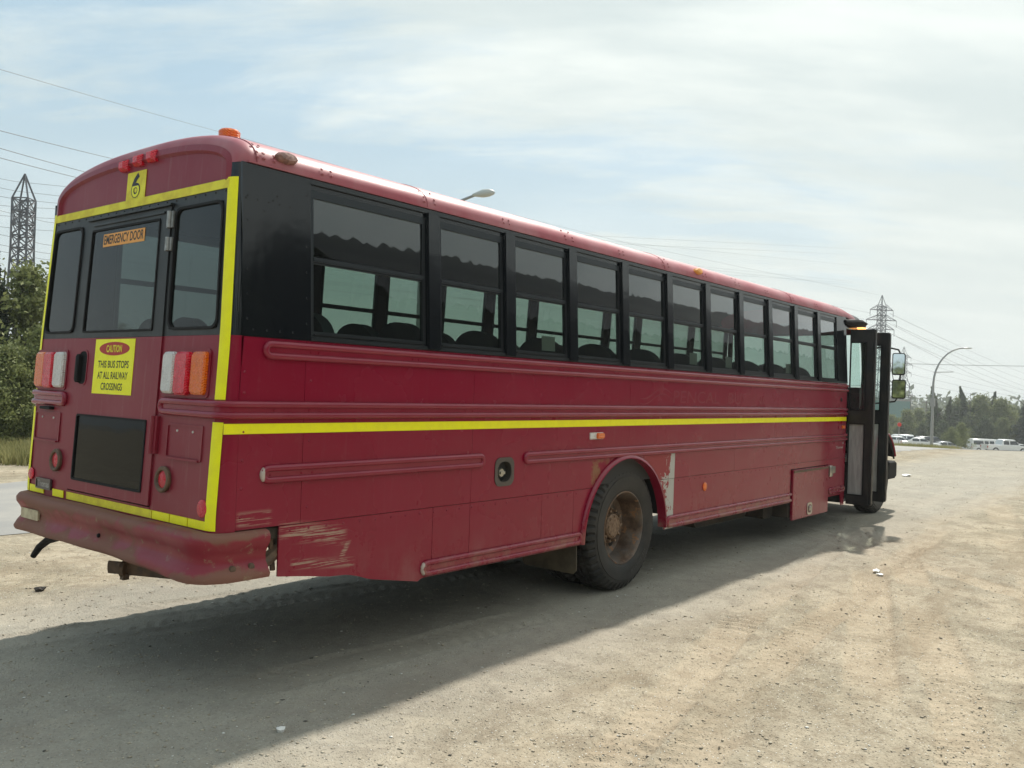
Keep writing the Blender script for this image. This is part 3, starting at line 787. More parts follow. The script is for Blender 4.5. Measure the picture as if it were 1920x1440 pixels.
# dome: roof section turned onto the rear
path = []
n = len(SEC)
for i, (y, z) in enumerate(SEC):
    a = SEC[max(0, i-1)]; b = SEC[min(n-1, i+1)]; ty, tz = b[0]-a[0], b[1]-a[1]; L = math.hypot(ty, tz)
    path.append((y, z, -(-tz/L)*(-1)*(-1) if False else 0, 0))
ctr = (.01, 2.9)
path = []
for i, (y, z) in enumerate(SEC):
    a = SEC[max(0, i-1)]; b = SEC[min(n-1, i+1)]; ty, tz = b[0]-a[0], b[1]-a[1]; L = math.hypot(ty, tz) or 1
    ny, nz = -tz/L, ty/L
    if ny*(ctr[0]-y)+nz*(ctr[1]-z) < 0: ny, nz = -ny, -nz
    path.append((y, z, ny, nz))
shell(path, CR, 'rear_roof_cap', M['red_roof'], .235, 8)
# dome face: a raised rim and a slightly sunken panel
def dome_outline(inset, zlow):
    P = []
    for (y, z, ny, nz) in path:
        P.append((y+ny*inset, max(z+nz*inset, zlow)))
    return P
oA = dome_outline(CR, 2.5); oB = dome_outline(CR+.045, 2.5); oC = dome_outline(CR+.062, 2.5)
mb = MB(); vs = []; fs = []
n = len(oA)
zl = 2.985
def closing(o, ins):
    y1 = max(p[0] for p in o); y0 = min(p[0] for p in o)
    return [(y0, zl), (y1, zl)]
RD = lambda u, v, w: (lean(v)-w, u, v)
def down(o_): return [(o_[0][0], zl)]+o_+[(o_[-1][0], zl)]
def scl(d): return [(.01+(y-.01)*(1-d/1.175), zl+(z-zl)*(1-d/.367)) for y, z, _, _ in path]
oA, oB, oC = scl(CR-.012), scl(CR+.028), scl(CR+.045)
for o_, w_ in ((oA, -.001), (oB, .008), (oC, -.012)): vs += [RD(y, z, w_) for y, z in down(o_)]
k = n+2
for r_ in range(2):
    for i in range(k-1): fs.append((r_*k+i, r_*k+i+1, (r_+1)*k+i+1, (r_+1)*k+i))
mb.raw(vs, fs)
pz = [(y, max(z, zl)) for y, z in down(oC)]
mb.raw([RD(y, z, -.012) for y, z in pz], [tuple(range(len(pz)))]); mb.obj('dome_panel', M['red_rear'], bus, 25)

# rear wall between the corners: openings for three windows and the lower door glass
def rear_panel(name, mt, rects, w0=-.02, w1=0., parent=None):
    mb = MB()
    for (a, b, c, d) in rects: mb.box(a, b, c, d, w0, w1, RM, nb=2)
    return mb.obj(name, mt, parent or bus)
YL, YR = WL-CR, -(WR-CR)
DL, DR_ = .565, -.515        # emergency door
RWa, RWb, LWa, LWb = -.565, -1.085, .675, 1.12
ZT, ZB = 2.872, 2.142
rear_panel('rear_panel', M['red_rear'], [(YR, DR_-.004, 1.0, 2.1)])
rear_panel('rear_panel', M['red_rear'], [(DL+.004, YL, 1.0, 2.1)])
rear_panel('rear_panel', M['red_rear'], [(DR_-.004, DL+.004, 1.0, 1.072)])
rear_panel('window_surround', M['black_rear'], [(YR, YL, 2.915, 2.984), (YR, DR_-.004, ZT, 2.915), (DL+.004, YL, ZT, 2.915), (YR, DR_-.004, 2.101, ZB), (DL+.004, YL, 2.101, ZB),
           (YR, RWb, ZB, ZT), (RWa, DR_-.004, ZB, ZT), (DL+.004, LWa, ZB, ZT), (LWb, YL, ZB, ZT)])
def rear_glass(a, b, c, d, r, name='rear_window', w=-.004, mt='glass_rear', fm='rubber', parent=None, fw=.009):
    lo, hi = min(a, b), max(a, b); mb = MB()
    mb.ring(rrect(lo-.006, hi+.006, c-.006, d+.006, r), rrect(lo+fw, hi-fw, c+fw, d-fw, max(.006, r-fw*.6)), (-.014, .010), RM)
    fr = mb.obj(name, M[fm], parent or bus, 40)
    g = MB(); g.raw([RM(lo+.004, c+.004, w), RM(hi-.004, c+.004, w), RM(hi-.004, d-.004, w), RM(lo+.004, d-.004, w)], [(3, 2, 1, 0)]); g.obj('pane', M[mt], fr, recalc=False)
    return fr
rear_glass(RWa, RWb, ZB, ZT, .06); rear_glass(LWa, LWb, ZB, ZT, .06)
# door leaf, a little proud, with its seam
w0, w1 = -.016, .010
dz0, dz1 = 1.082, 2.895
GZ0, GZ1, GA, GB = 2.135, 2.832, .515, -.40
LZ0, LZ1, LA, LB = 1.150, 1.590, .490, -.425
mb = MB()
for (a, b, c, d) in [(DR_, DL, GZ1, dz1), (DR_, GB, 2.1, GZ1), (GA, DL, 2.1, GZ1), (GB, GA, 2.1, GZ0)]: mb.box(a, b, c, d, w0, w1, RM)
door = mb.obj('emergency_door', M['black_rear'], bus)
mb = MB()
for (a, b, c, d) in [(DR_, DL, LZ1, 2.098), (DR_, LB, dz0, LZ1), (LA, DL, dz0, LZ1), (LB, LA, dz0, LZ0)]: mb.box(a, b, c, d, w0, w1, RM)
mb.obj('lower_leaf', M['red_rear'], door)
def dglass(a, b, c, d, name):
    mb = MB(); mb.ring(rrect(a, b, c, d, .02, 3), rrect(a+.012, b-.012, c+.012, d-.012, .012, 3), (w0, .016), RM); fr = mb.obj(name, M['rubber'], door, 40)
    g = MB(); g.raw([RM(a+.006, c+.006, .006), RM(b-.006, c+.006, .006), RM(b-.006, d-.006, .006), RM(a+.006, d-.006, .006)], [(3, 2, 1, 0)]); return g.obj(name+'_pane', M['glass_low' if 'lower' in name else 'glass_rear'], door, recalc=False)
dglass(GB, GA, GZ0, GZ1, 'upper_glass'); dglass(LB, LA, LZ0, LZ1, 'lower_glass')
mb = MB(); mb.box(DR_-.02, DL+.02, 2.897, 2.911, 0, .028, RM); mb.box(-.45, .5, 2.856, 2.868, .010, .02, RM); mb.obj('drip_strip', M['black_rear'], door)
for z0, z1 in ((2.76, 2.86), (2.62, 2.70), (1.395, 1.62)):
    mb = MB(); mb.box(DR_-.045, DR_+.03, z0, z1, .0, .020, RM); mb.tube([(DR_-.006, z0, .024), (DR_-.006, z1, .024)], .014, 8, M=RM)
    mb.obj('hinge', M['red_rear'] if z0 < 2 else M['steel'], door, 40)
mb = MB(); mb.ring(rrect(.40, .53, 1.78, 2.02, .045), rrect(.41, .52, 1.79, 2.01, .04), (.010, .014), RM); h = mb.obj('door_handle', M['red_rear'], door, 40)
mb = MB(); mb.poly(rrect(.41, .52, 1.79, 2.01, .04), (.0102, .0108), RM); mb.chbox(.475, .515, 1.80, 1.99, .011, .045, .012, RM); mb.obj('handle_lever', M['rubber'], door, 40)
# lamps
def lens(a, b, c, d, mt, nm, dep=.03):
    mb = MB(); mb.ring(rrect(a, b, c, d, .022, 3), rrect(a+.006, b-.006, c+.006, d-.006, .02, 3), (0, .012), RM)
    o1 = rrect(a+.002, b-.002, c+.002, d-.002, .02, 3); o2 = rrect(a+.010, b-.010, c+.014, d-.014, .016, 3); n = len(o1)
    vs = [RM(p, q, 0) for p, q in o1]+[RM(p, q, dep*.7) for p, q in o1]+[RM(p, q, dep) for p, q in o2]
    mb.raw(vs, [(i, (i+1) % n, n+(i+1) % n, n+i) for i in range(n)]+[(n+i, n+(i+1) % n, 2*n+(i+1) % n, 2*n+i) for i in range(n)]+[tuple(2*n+i for i in range(n))])
    return mb.obj(nm, M[mt], None, 35)
for s, ys in ((-1, [(-.705, -.580), (-.868, -.730), (-1.036, -.892)]), (1, [(.728, .868), (.874, 1.012), (1.018, 1.158)])):
    mb = MB(); a, b = min(y[0] for y in ys), max(y[1] for y in ys)
    mb.poly(rrect(a-.02, b+.02, 1.742, 2.022, .03), (0, .007), RM); hs = mb.obj('tail_lamp', M['red_rear'], bus)
    for (y0, y1), mt, nm in zip(ys, ('whitelens', 'redlens', 'orange'), ('reversing_lens', 'brake_lens', 'indicator_lens')):
        L = lens(y0, y1, 1.758 if mt != 'redlens' else 1.752, 2.006, mt, nm, .034 if mt != 'redlens' else .042); L.parent = hs
for k, y in enumerate((-.212, -.035, .155)):
    # faceted red cap lamps
    mb = MB(); z = 3.245 if k < 2 else 3.262
    z = (3.247, 3.243, 3.232)[k]
    o1 = [(y-.047, z-.036), (y+.047, z-.036), (y+.047, z+.036), (y-.047, z+.036)]; o2 = [(y-.028, z-.02), (y+.028, z-.02), (y+.028, z+.02), (y-.028, z+.02)]
    vs = [RM(p, q, -.016) for p, q in o1]+[RM(p, q, .008) for p, q in o1]+[RM(p, q, .034) for p, q in o2]
    mb.raw(vs, [(i, (i+1) % 4, 4+(i+1) % 4, 4+i) for i in range(4)]+[(4+i, 4+(i+1) % 4, 8+(i+1) % 4, 8+i) for i in range(4)]+[(8, 9, 10, 11)])
    mb.obj('cap_lamp', M['redlens'], bus)
def disc(M_, u, v, r, h, mt, nm, parent, n=24, dome=True):
    mb = MB(); mb.lathe([(r, 0), (r, h*.5), (r*.8, h), (0, h*1.15)], n, lambda a, b, c: M_(u+a, v+b, c)); o = mb.obj(nm, M[mt], None, 40); o.parent = parent; return o
for y, z in ((-.662, 1.253), (.742, 1.258)):
    mb = MB(); mb.lathe([(.076, 0), (.078, .016), (.070, .024), (.056, .022), (.050, .006)], 28, lambda a, b, c: RM(y+a, z+b, c)); rg = mb.obj('round_lamp', M['rust'], bus, 40)
    disc(RM, y, z, .053, .014, 'redlens', 'lens', rg)
disc(RM, -1.085, 1.128, .050, .008, 'redlens', 'round_reflector', bus); disc(RM, 1.125, 1.134, .042, .010, 'redlens', 'round_reflector', bus)
# sunken plate mounts with two screws
for a, b in ((-1.035, -.655), (.742, 1.135)):
    mb = MB(); mb.ring(rrect(a, b, 1.382, 1.585, .01, 2), rrect(a+.012, b-.012, 1.394, 1.573, .006, 2), (0, .007), RM); mb.box(a+.02, b-.02, 1.378, 1.390, 0, .016, RM)
    mp = mb.obj('number_plate_mount', M['red_rear'], bus)
    for k in (.28, .72): disc(RM, a+(b-a)*k, 1.545, .008, .006, 'whitelens', 'screw', mp, 8)
mb = MB(); mb.chbox(.86, 1.02, 1.602, 1.622, 0, .035, .005, RM); mb.obj('plate_lamp', M['rubber'], bus)
# rail across the rear, wrapping the corners
def rear_rail(s, yend):
    W = WR if s < 0 else WL
    def pth(z, w_):
        P = [(.17, s*(W+w_), z)]
        for i in range(7):
            q = (math.pi/2)*i/6; P.append((lean(z)+CR*(1-math.sin(q))-w_*math.sin(q), s*(W-CR+(CR+w_)*math.cos(q)), z))
        return P
    mb = MB(); r = .021; zc = 1.6825; k = .0315; top = pth(zc+k, .008); bot = pth(zc-k, .008)
    cap = []
    for i in range(9):
        q = R_(90-180*i/8); cap.append((lean(zc)-.008, yend+s*(k+r)-s*k*math.cos(q), zc+k*math.sin(q)))
    mb.tube(top+cap+bot[::-1], r, 8)
    vs = []
    for P in (pth(zc+k, .0125), pth(zc-k, .0125)): vs += P+[(lean(zc)-.0125, yend+s*.02, P[0][2])]
    n = len(vs)//2; mb.raw(vs, [(i, i+1, n+i+1, n+i) for i in range(n-1)])
    mb.obj('rub_rail', M['rail'], bus, 60)
rear_rail(-1, -.548); rear_rail(1, .668)
# rear tape and stickers
mb = MB(); mb.box(YR, YL, 2.940, 2.992, .0005, .006, RM, n=4); mb.obj('rear_tape', M['tape_old'], bus)
for a, b in ((-1.135, -.955), (-.945, -.762), (-.752, -.565), (-.555, .555), (.605, .765), (.905, 1.13)):
    mb = MB(); mb.box(a, b, 1.012, 1.060, .0005, .006, RM); mb.obj('rear_tape', M['tape'] if b < -.5 or a > .6 else M['tape_old'], bus)

# lettering
def text_mesh(body, h, wd, name, bold=0., spacing=1.):
    cu = bpy.data.curves.new(name, 'FONT'); cu.body = body; cu.size = 1; cu.offset = bold; cu.space_character = spacing; cu.resolution_u = 3
    ob = bpy.data.objects.new(name, cu); COL.objects.link(ob); dg = bpy.context.evaluated_depsgraph_get(); dg.update()
    me = bpy.data.meshes.new_from_object(ob.evaluated_get(dg)); bpy.data.objects.remove(ob); bpy.data.curves.remove(cu)
    co = np.array([v.co[:] for v in me.vertices]); mn, mx = co.min(0), co.max(0)
    P = [((v.co.x-mn[0])/(mx[0]-mn[0])*wd-wd/2, (v.co.y-mn[1])/(mx[1]-mn[1])*h-h/2) for v in me.vertices]
    F_ = [tuple(p.vertices) for p in me.polygons]; bpy.data.meshes.remove(me); return P, F_
def lettering(body, h, wd, cu_, cv_, w_, Mp, mt, parent, flipx=-1, bold=.02, name='lettering', spacing=1., clip=None, skew=0):
    P, F_ = text_mesh(body, h, wd, name, bold, spacing)
    mb = MB(); mb.raw([Mp(cu_+flipx*(p[0]+skew*p[1]), cv_+p[1], w_) for p in P], F_)
    me = mb.mesh(name, M[mt] if isinstance(mt, str) else mt, recalc=False)
    if clip is not None:
        bm = bmesh.new(); bm.from_mesh(me); bmesh.ops.bisect_plane(bm, geom=bm.verts[:]+bm.edges[:]+bm.faces[:], plane_co=(0, 0, clip), plane_no=(0, 0, 1), clear_outer=True); bm.to_mesh(me); bm.free()
    return link(name, me, parent)
mb = MB(); mb.box(-.205, .348, 2.706, 2.791, .0075, .0095, RM); es = mb.obj('emergency_door_sticker', M['sticker_orange'], bus)
lettering('EMERGENCY DOOR', .062, .53, .0715, 2.7515, .0102, RM, 'ink', es, bold=.018)
mb = MB(); mb.box(-.207, .308, 1.732, 2.088, .0105, .0125, RM); cs_ = mb.obj('caution_sticker', M['tape'], bus)
mb = MB(); mb.poly(ellipse(.052, 2.026, .198, .044), (.0126, .0132), RM); mb.obj('red_oval', M['sticker_red'], cs_)
lettering('CAUTION', .047, .20, .052, 2.026, .0142, RM, 'yellow_ink', cs_, bold=.02)
for k, (tx, wd) in enumerate((('THIS BUS STOPS', .40), ('AT ALL RAILWAY', .395), ('CROSSINGS', .28))):
    lettering(tx, .047, wd, .050, 1.925-.072*k, .0132, RM, 'ink', cs_, bold=.016)
mb = MB(); mb.box(-.128, .122, 2.994, 3.178, -.010, -.007, RM); sx = mb.obj('number_sticker', M['tape_old'], bus)
lettering('6', .165, .12, -.003, 3.086, -.0055, RM, 'ink', sx, bold=.035, name='numeral')
lettering('6', .148, .10, -.003, 3.082, -.0045, RM, 'yellow_ink', sx, bold=.0, name='numeral_repair', clip=3.083)
mb = MB(); mb.ring(rrect(.785, 1.015, 1.045, 1.120, .006, 2), rrect(.795, 1.005, 1.055, 1.11, .004, 2), (.004, .016), RM); mb.box(.79, 1.01, 1.05, 1.115, .004, .011, RM); bd = mb.obj('maker_badge', M['grey_plate'], bus)
lettering('Thomas', .045, .18, .90, 1.082, .0125, RM, 'steel', bd, bold=.02)
m_ = SM(-1)
lettering('Thomas', .035, .30, 10.18, 1.165, .0015, m_, 'whitelens', bus, flipx=1, bold=.02, name='maker_lettering')
mb = MB(); mb.box(10.30, 10.36, 1.215, 1.232, .0005, .002, m_); mb.obj('small_sticker', M['paper'], bus)
# ghost of removed lettering and its wave emblem
lettering('PENCAL', .125, 1.05, 5.66, 1.83, .0012, m_, 'ghost', bus, flipx=1, bold=.0, name='ghost_lettering', skew=.1)
lettering('BUSSING', .125, 1.15, 6.98, 1.83, .0012, m_, 'ghost', bus, flipx=1, bold=.0, name='ghost_lettering', skew=.1)
mb = MB()
for dz_, th in ((0, .018), (-.05, .012)):
    vs = []; K = 30
    for i in range(K+1):
        q = i/K; x_ = 4.48+.62*q; z_ = 1.84+dz_+.045*math.cos(q*5.6+2.4)*(1)+.02*q
        vs += [m_(x_, z_, .0012), m_(x_, z_+th*(math.sin(q*math.pi)+.15), .0012)]
    mb.raw(vs, [(2*i, 2*i+2, 2*i+3, 2*i+1) for i in range(K)])
mb.obj('ghost_emblem', M['ghost'], bus, recalc=False)
# side lamps
mb = MB(); mb.chbox(3.64, 3.85, 1.435, 1.495, 0, .012, .006, m_); ml = mb.obj('side_marker', M['whitelens'], bus)
mb = MB(); mb.chbox(3.735, 3.842, 1.440, 1.490, .012, .034, .01, m_); mb.obj('lens', M['orange'], ml)
mb = MB(); mb.chbox(10.12, 10.34, 1.43, 1.49, 0, .012, .006, m_); ml = mb.obj('side_marker', M['rail'], bus)
mb = MB(); mb.chbox(10.23, 10.33, 1.437, 1.483, .012, .03, .008, m_); mb.obj('lens', M['orange'], ml)
disc(m_, 5.89, .875, .047, .012, 'orange', 'side_reflector', bus)
disc(m_, 10.2, 1.86, .03, .01, 'rubber', 'side_button', bus)
for x, k in ((.42, 0), (5.68, 1)):
    mb = MB(); vs = []
    mb.lathe([(.062, -.03), (.060, .012), (.045, .032), (.0, .036)], 8, lambda a, b, c: (x+a*1.3, -1.165-c*.9+b*.2, 3.165+b*.55+c*.25))
    mb.obj('clearance_lamp', M['brokenlens'] if k == 0 else M['sticker_orange'], bus, 20)
mb = MB(); mb.lathe([(.072, 0), (.072, .02), (.064, .022), (.066, .072), (.054, .084), (0, .086)], 28, lambda a, b, c: (.36+a, -.66+b, 3.315+c)); mb.obj('beacon', M['orange'], bus, 35)
# bumper
def bump_path():
    P = []; R0 = .20; xb = -.095
    yr, yl = -1.265, 1.262
    P.append((.325, yr, 0, -1)); 
    for i in range(9):
        q = (math.pi/2)*i/8; P.append((xb+R0*(1-math.sin(q)), yr+R0*(1-math.cos(q)), -math.sin(q), -math.cos(q)))
    for i in range(1, 24): P.append((xb, yr+R0+(yl-yr-2*R0)*i/24, -1, 0))
    for i in range(9):
        q = (math.pi/2)*(1-i/8); P.append((xb+R0*(1-math.sin(q)), yl-R0*(1-math.cos(q)), -math.sin(q), math.cos(q)))
    P.append((.30, yl, 0, 1)); return P
prof = [(1.003, -.10), (1.004, -.035), (.998, -.006), (.976, .010), (.945, .008), (.91, -.016), (.875, -.032), (.84, -.026), (.808, .000), (.778, .020), (.757, .012), (.750, -.03), (.755, -.09)]
mb = MB(); vs = []; fs = []; P = bump_path(); K = len(prof)
for i, (x, y, nx, ny) in enumerate(P):
    wob = .008*math.sin(y*5.1)+.006*math.sin(y*11+1)
    for z, w_ in prof:
        zz_ = 1.0-(1.0-z)*(1+.11*max(0, min(1, (-y-.7)/.5)))+(.006*math.sin(y*3.7+1) if z < .8 else .003*math.sin(y*6)); ww = w_+wob*(1 if .75 < z < .93 else .4)
        vs.append((x+nx*ww, y+ny*ww, zz_))
for i in range(len(P)-1):
    for k in range(K-1): p = i*K+k; fs.append((p, p+1, p+K+1, p+K))
mb.raw(vs, fs); bmp = mb.obj('rear_bumper', M['bumper'], bus, 60)
mb = MB(); mb.box(-.30+.0, .0, 0, .01, 0, .01) if False else mb.poly(rrect(.93, 1.20, .835, .905, .006, 2), (-.01, .004), lambda a, b, c: (-.070-c+.0, a-.11, b)); mb.obj('bumper_sticker', M['cream'], bmp)
for x in (.10, .22): disc(lambda a, b, c: (x+a, -1.240-c-.0, .80+b), 0, 0, .022, .016, 'rust', 'bolt', bmp, 12)
disc(lambda a, b, c: (-.066-c, -.05+a, .85+b), 0, 0, .014, .012, 'rubber', 'bumper_hole', bmp, 10)

# underneath
mb = MB(); mb.box(.12, 3.5, -1.19, 1.2, .93, .995); mb.box(3.5, 5.08, -.62, .62, .93, .995); mb.box(5.08, 11.4, -1.19, 1.2, .93, .995); mb.obj('floor_pan', M['under'], bus)
for s in (-1, 1):
    mb = MB(); mb.box(.25, 13.3, s*.43-.04, s*.43+.04, .72, .92); mb.obj('chassis_rail', M['under'], bus)
for x, zz_ in ((4.36, .56), (12.42, .56)):
    mb = MB(); mb.tube([(x, -.85, .56), (x, -.3, .55), (x, .3, .55), (x, .85, .56)], [.07, .09, .09, .07], 12)
    if x < 5: mb.lathe([(0, -.2), (.12, -.19), (.21, -.08), (.21, .08), (.12, .19), (0, .2)], 18, lambda a, b, c: (x+a, c, .56+b)); mb.tube([(x, 0, .56), (8.6, 0, .66)], .05, 10)
    mb.obj('axle', M['under'], bus, 40)
mb = MB(); mb.chbox(2.0, 3.2, .34, .86, -.36, .36, .08, lambda a, b, c: (a, c, b)); mb.obj('fuel_tank', M['under'], bus)
mb = MB(); mb.chbox(6.2, 7.6, .36, .85, 0, .3, .05, lambda a, b, c: (a, -.95+c, b)); mb.chbox(8.0, 8.3, .30, .85, 0, .4, .03, lambda a, b, c: (a, -1.0+c, b)); mb.obj('battery_box', M['under'], bus)
# tail pipe
mb = MB(); vs = []; 
mb.lathe([(.036, 0), (.042, 0), (.042, .62)], 20, lambda a, b, c: (.12+c*.35+a*.2, .19-c*.93, .592+b+c*.02)); mb.lathe([(.036, 0), (.036, .25)], 20, lambda a, b, c: (.12+c*.35+a*.2, .19-c*.93, .592+b))
tp = mb.obj('tail_pipe', M['rust'], bus, 40, recalc=False)
mb = MB(); mb.tube([(.155, .07, .592), (.17, .045, .592)], .054, 14); mb.tube([(.16, .055, .64), (.16, .055, .72)], .012, 6); mb.box(.14, .18, .03, .075, .525, .56); mb.obj('pipe_clamp', M['rust'], tp)
mb = MB(); mb.tube([(.02, .62, .76), (.03, .74, .725), (.02, .86, .69), (.0, .95, .63), (-.02, 1.0, .56)], [.03, .03, .028, .025, .02], 8); mb.obj('hanging_hose', M['rubber'], bus, 50)
mb = MB(); mb.tube([(.3, -.9, .80), (.35, -.2, .80), (.35, .5, .80), (.3, .8, .80)], .05, 8); mb.box(.3, .5, -.5, .5, .76, .9); mb.obj('rear_crossmember', M['under'], bus)
mb = MB(); mb.box(.30, .38, -1.10, -.9, .74, .97); mb.tube([(.33, -1.17, .78), (.46, -1.17, .86)], .04, 8); mb.tube([(.40, -1.16, .98), (.42, -1.17, .74)], .016, 6); mb.obj('bumper_bracket', M['rust'], bus)
for s in (-1, 1):
    mb = MB(); mb.poly([(-.60*-s, .58), (-1.19*-s, .58), (-1.19*-s, .30), (-1.16*-s, .265), (-.63*-s, .265), (-.60*-s, .30)], (0, .012), lambda a, b, c: (3.53+c+.05*(.58-b), a, b)); mb.obj('mud_flap', M['flap'], bus)

# wheels
TR = .588
prof = [(.288, .0), (.300, .014), (.330, .030), (.40, .040), (.45, .042), (.452, .036), (.480, .034), (.500, .026), (.524, .012), (.546, -.008), (.549, -.012), (.553, -.035), (.555, -.065), (.541, -.068), (.541, -.080), (.5555, -.083), (.556, -.125), (.542, -.128), (.542, -.138), (.556, -.141), (.5555, -.183), (.541, -.186), (.541, -.198), (.555, -.201), (.553, -.228), (.549, -.250), (.546, -.256), (.524, -.276), (.48, -.296), (.40, -.300), (.30, -.275), (.288, -.26)]
prof = [(.326+(r-.288)*(.588-.326)/(.555-.288), h) for r, h in prof]
def lug(i, k):
    z = prof[k][1]
    if 6 < k < 13: return -.024 if i % 6 in (0, 1) else 0
    if 22 < k < 29: return -.024 if i % 6 in (3, 4) else 0
    if 14 < k < 17: return -.014 if (i+1) % 6 == 0 else 0
    if 19 < k < 22: return -.014 if (i+4) % 6 == 0 else 0
    return 0
mb = MB(); mb.lathe(prof, 288, lambda a, b, c: (a, -c, b), mod=lug); tyre_me = mb.mesh('tyre', M['tyre'], 22)
rimp = [(.300, .012), (.300, .022), (.292, .024), (.286, .016), (.282, .0), (.272, -.03), (.268, -.13), (.262, -.155), (.235, -.175), (.20, -.178), (.16, -.165), (.125, -.150), (.125, -.145), (.105, -.140), (.100, -.085), (.085, -.075), (0, -.072)]
rimp = [(r*1.145, h if h > 0 else h*1.2) for r, h in rimp]
mb = MB(); mb.lathe(rimp, 72, lambda a, b, c: (a, -c, b)); mb.lathe([(.328, .0), (.328, -.29), (.2, -.29)], 48, lambda a, b, c: (a, -c, b)); rim_me = mb.mesh('rim', M['rim'], 35, recalc=False)
mb = MB()
mb.lathe([(.106, -.15), (.104, -.085), (.088, -.072), (0, -.068)], 32, lambda a, b, c: (a, -c, b))
for i in range(10):
    a = 2*math.pi*i/10; cx_, cz_ = .132*math.cos(a), .132*math.sin(a)
    mb.lathe([(.021, -.165), (.021, -.118), (.012, -.116), (.011, -.080), (0, -.079)], 6, lambda p, q, c: (cx_+p, -c, cz_+q))
for i in range(8):
    a = 2*math.pi*i/8; cx_, cz_ = .083*math.cos(a), .083*math.sin(a)
    mb.lathe([(.011, -.082), (.011, -.064), (0, -.063)], 6, lambda p, q, c: (cx_+p, -c, cz_+q))
mb.v = [(x*1.12, y*1.2, z*1.12) for x, y, z in mb.v]
hub_me = mb.mesh('hub', M['hub'], 35)
mb = MB()
for i in range(5):
    a = 2*math.pi*i/5+.35; cx_, cz_ = .198*math.cos(a), .198*math.sin(a)
    mb.raw([(cx_+.036*math.cos(t_)*math.cos(a)-.040*math.sin(t_)*math.sin(a), .1735, cz_+.036*math.cos(t_)*math.sin(a)+.040*math.sin(t_)*math.cos(a)) for t_ in [2*math.pi*k/16 for k in range(16)]], [tuple(range(16))])
mb.v = [(x*1.145, .1735*1.2-.0, z*1.145) for x, y, z in mb.v]
hole_me = mb.mesh('hand_holes', M['ink'], recalc=False)
mb = MB(); word = 'MICHELIN'
for i, ch in enumerate(word):
    P_, F_ = text_mesh(ch, .036, .012 if ch == 'I' else .032, 'c', .02); a0 = R_(-72+i*5.2)
    rr = .435
    mb.raw([((rr+p[1])*math.cos(a0+(p[0])/rr), -.0425, (rr+p[1])*math.sin(a0+(p[0])/rr)) for p in P_], F_)
# letters read with their feet towards the rim
M['tyre_letters'] = mat('tyre_lettering', (.055, .054, .052), .6)
word_me = mb.mesh('tyre_lettering', M['tyre_letters'], recalc=False)
def wheel(x, y, s, dual):
    e_ = link('wheel', None, bus, loc=(x, y, TR-.004)); e_.rotation_euler = (0, 0, 0 if s < 0 else math.pi)
    for nm, me in (('tyre', tyre_me), ('rim', rim_me), ('hub', hub_me), ('hand_holes', hole_me), ('tyre_lettering', word_me)):
        if dual and nm != 'tyre' and nm != 'rim': continue
        c = link(nm, me, e_); c.rotation_euler = (0, 0, 0)
    return e_
# the tyre mesh has its outer face at local y = -0.04
mb_ = None
for me in (tyre_me, rim_me, hub_me, hole_me, word_me):
    for v in me.vertices: v.co.y = v.co.y if me in (word_me,) else -v.co.y*(-1 if me is not hole_me else -1)
    me.update()
for s in (-1, 1):
    wheel(4.36, s*1.14, s, False); wheel(4.36, s*.80, s, True); wheel(12.42, s*1.12, s, False)

# cab front: cowl, bonnet, wings, windscreen (mostly hidden by the open door)
mb = MB(); vs = []; fs = []
rows = [(11.42, 1.2, 1.0, 2.08), (11.75, 1.12, .75, 1.98), (12.2, .95, .70, 1.85), (12.9, .84, .66, 1.72), (13.25, .78, .66, 1.55), (13.36, .72, .70, 1.35)]
for x, hw, zb, zt in rows:
    for k in range(13):
        a = math.pi*k/12; c, s_ = math.cos(a), math.sin(a)
        vs.append((x, hw*abs(c)**.5*(1 if c > 0 else -1), zb+(zt-zb)*abs(s_)**.45))
for r_ in range(5):
    for i in range(12): fs.append((r_*13+i, r_*13+i+1, (r_+1)*13+i+1, (r_+1)*13+i))
fs.append(tuple(5*13+i for i in range(13))); mb.raw(vs, fs); mb.obj('bonnet', M['red'], bus, 45)
for s in (-1, 1):
    mb = MB(); vs = []; fs = []
    for i in range(19):
        a = R_(188-165*i/18); c, s_ = math.cos(a), math.sin(a)
        for rr, yy in ((.64, .70), (.70, .78), (.74, .95), (.73, 1.14), (.705, 1.205), (.66, 1.225), (.64, 1.20)):
            vs.append((12.42+rr*c*(1.0 if c > 0 else 1), s*yy, .62+rr*s_*1.02))
    for i in range(18):
        for k in range(6): p = i*7+k; fs.append((p, p+1, p+8, p+7))
    mb.raw(vs, fs); fw_ = mb.obj('front_wing', M['rubber'], bus, 50)
    mb = MB(); mb.tube([(12.42+.705*math.cos(R_(188-163*i/18)), s*1.222, .62+.705*math.sin(R_(188-163*i/18))*1.02) for i in range(19)], .018, 6); mb.obj('wing_edge', M['rail'], fw_, 60)
mb = MB(); mb.chbox(-1.14, 1.14, .52, .82, 0, .12, .04, lambda a, b, c: (13.38+c, a, b)); 
for s in (-1, 1): mb.chbox(12.98, 13.42, .52, .82, 0, .05, .03, lambda a, b, c: (a, s*(1.10+c), b))
mb.obj('front_bumper', M['rubber'], bus)
mb = MB()
for s in (-1, 1):
    mb.tube([(11.42, s*1.16, 2.05), (11.50, s*1.14, 2.5), (11.42, s*1.10, 3.05)], .045, 8)
    mb.tube([(11.36, s*1.19, 1.0), (11.36, s*1.19, 2.1), (11.34, s*1.15, 3.0)], .04, 8)
mb.tube([(11.5, 0, 2.08), (11.58, 0, 2.95)], .02, 6); mb.box(11.36, 11.46, -1.12, 1.12, 1.0, 2.06); mb.box(11.36, 11.46, 1.12, 1.22, 1.0, 2.06)
mb.obj('windscreen_frame', M['black'], bus)
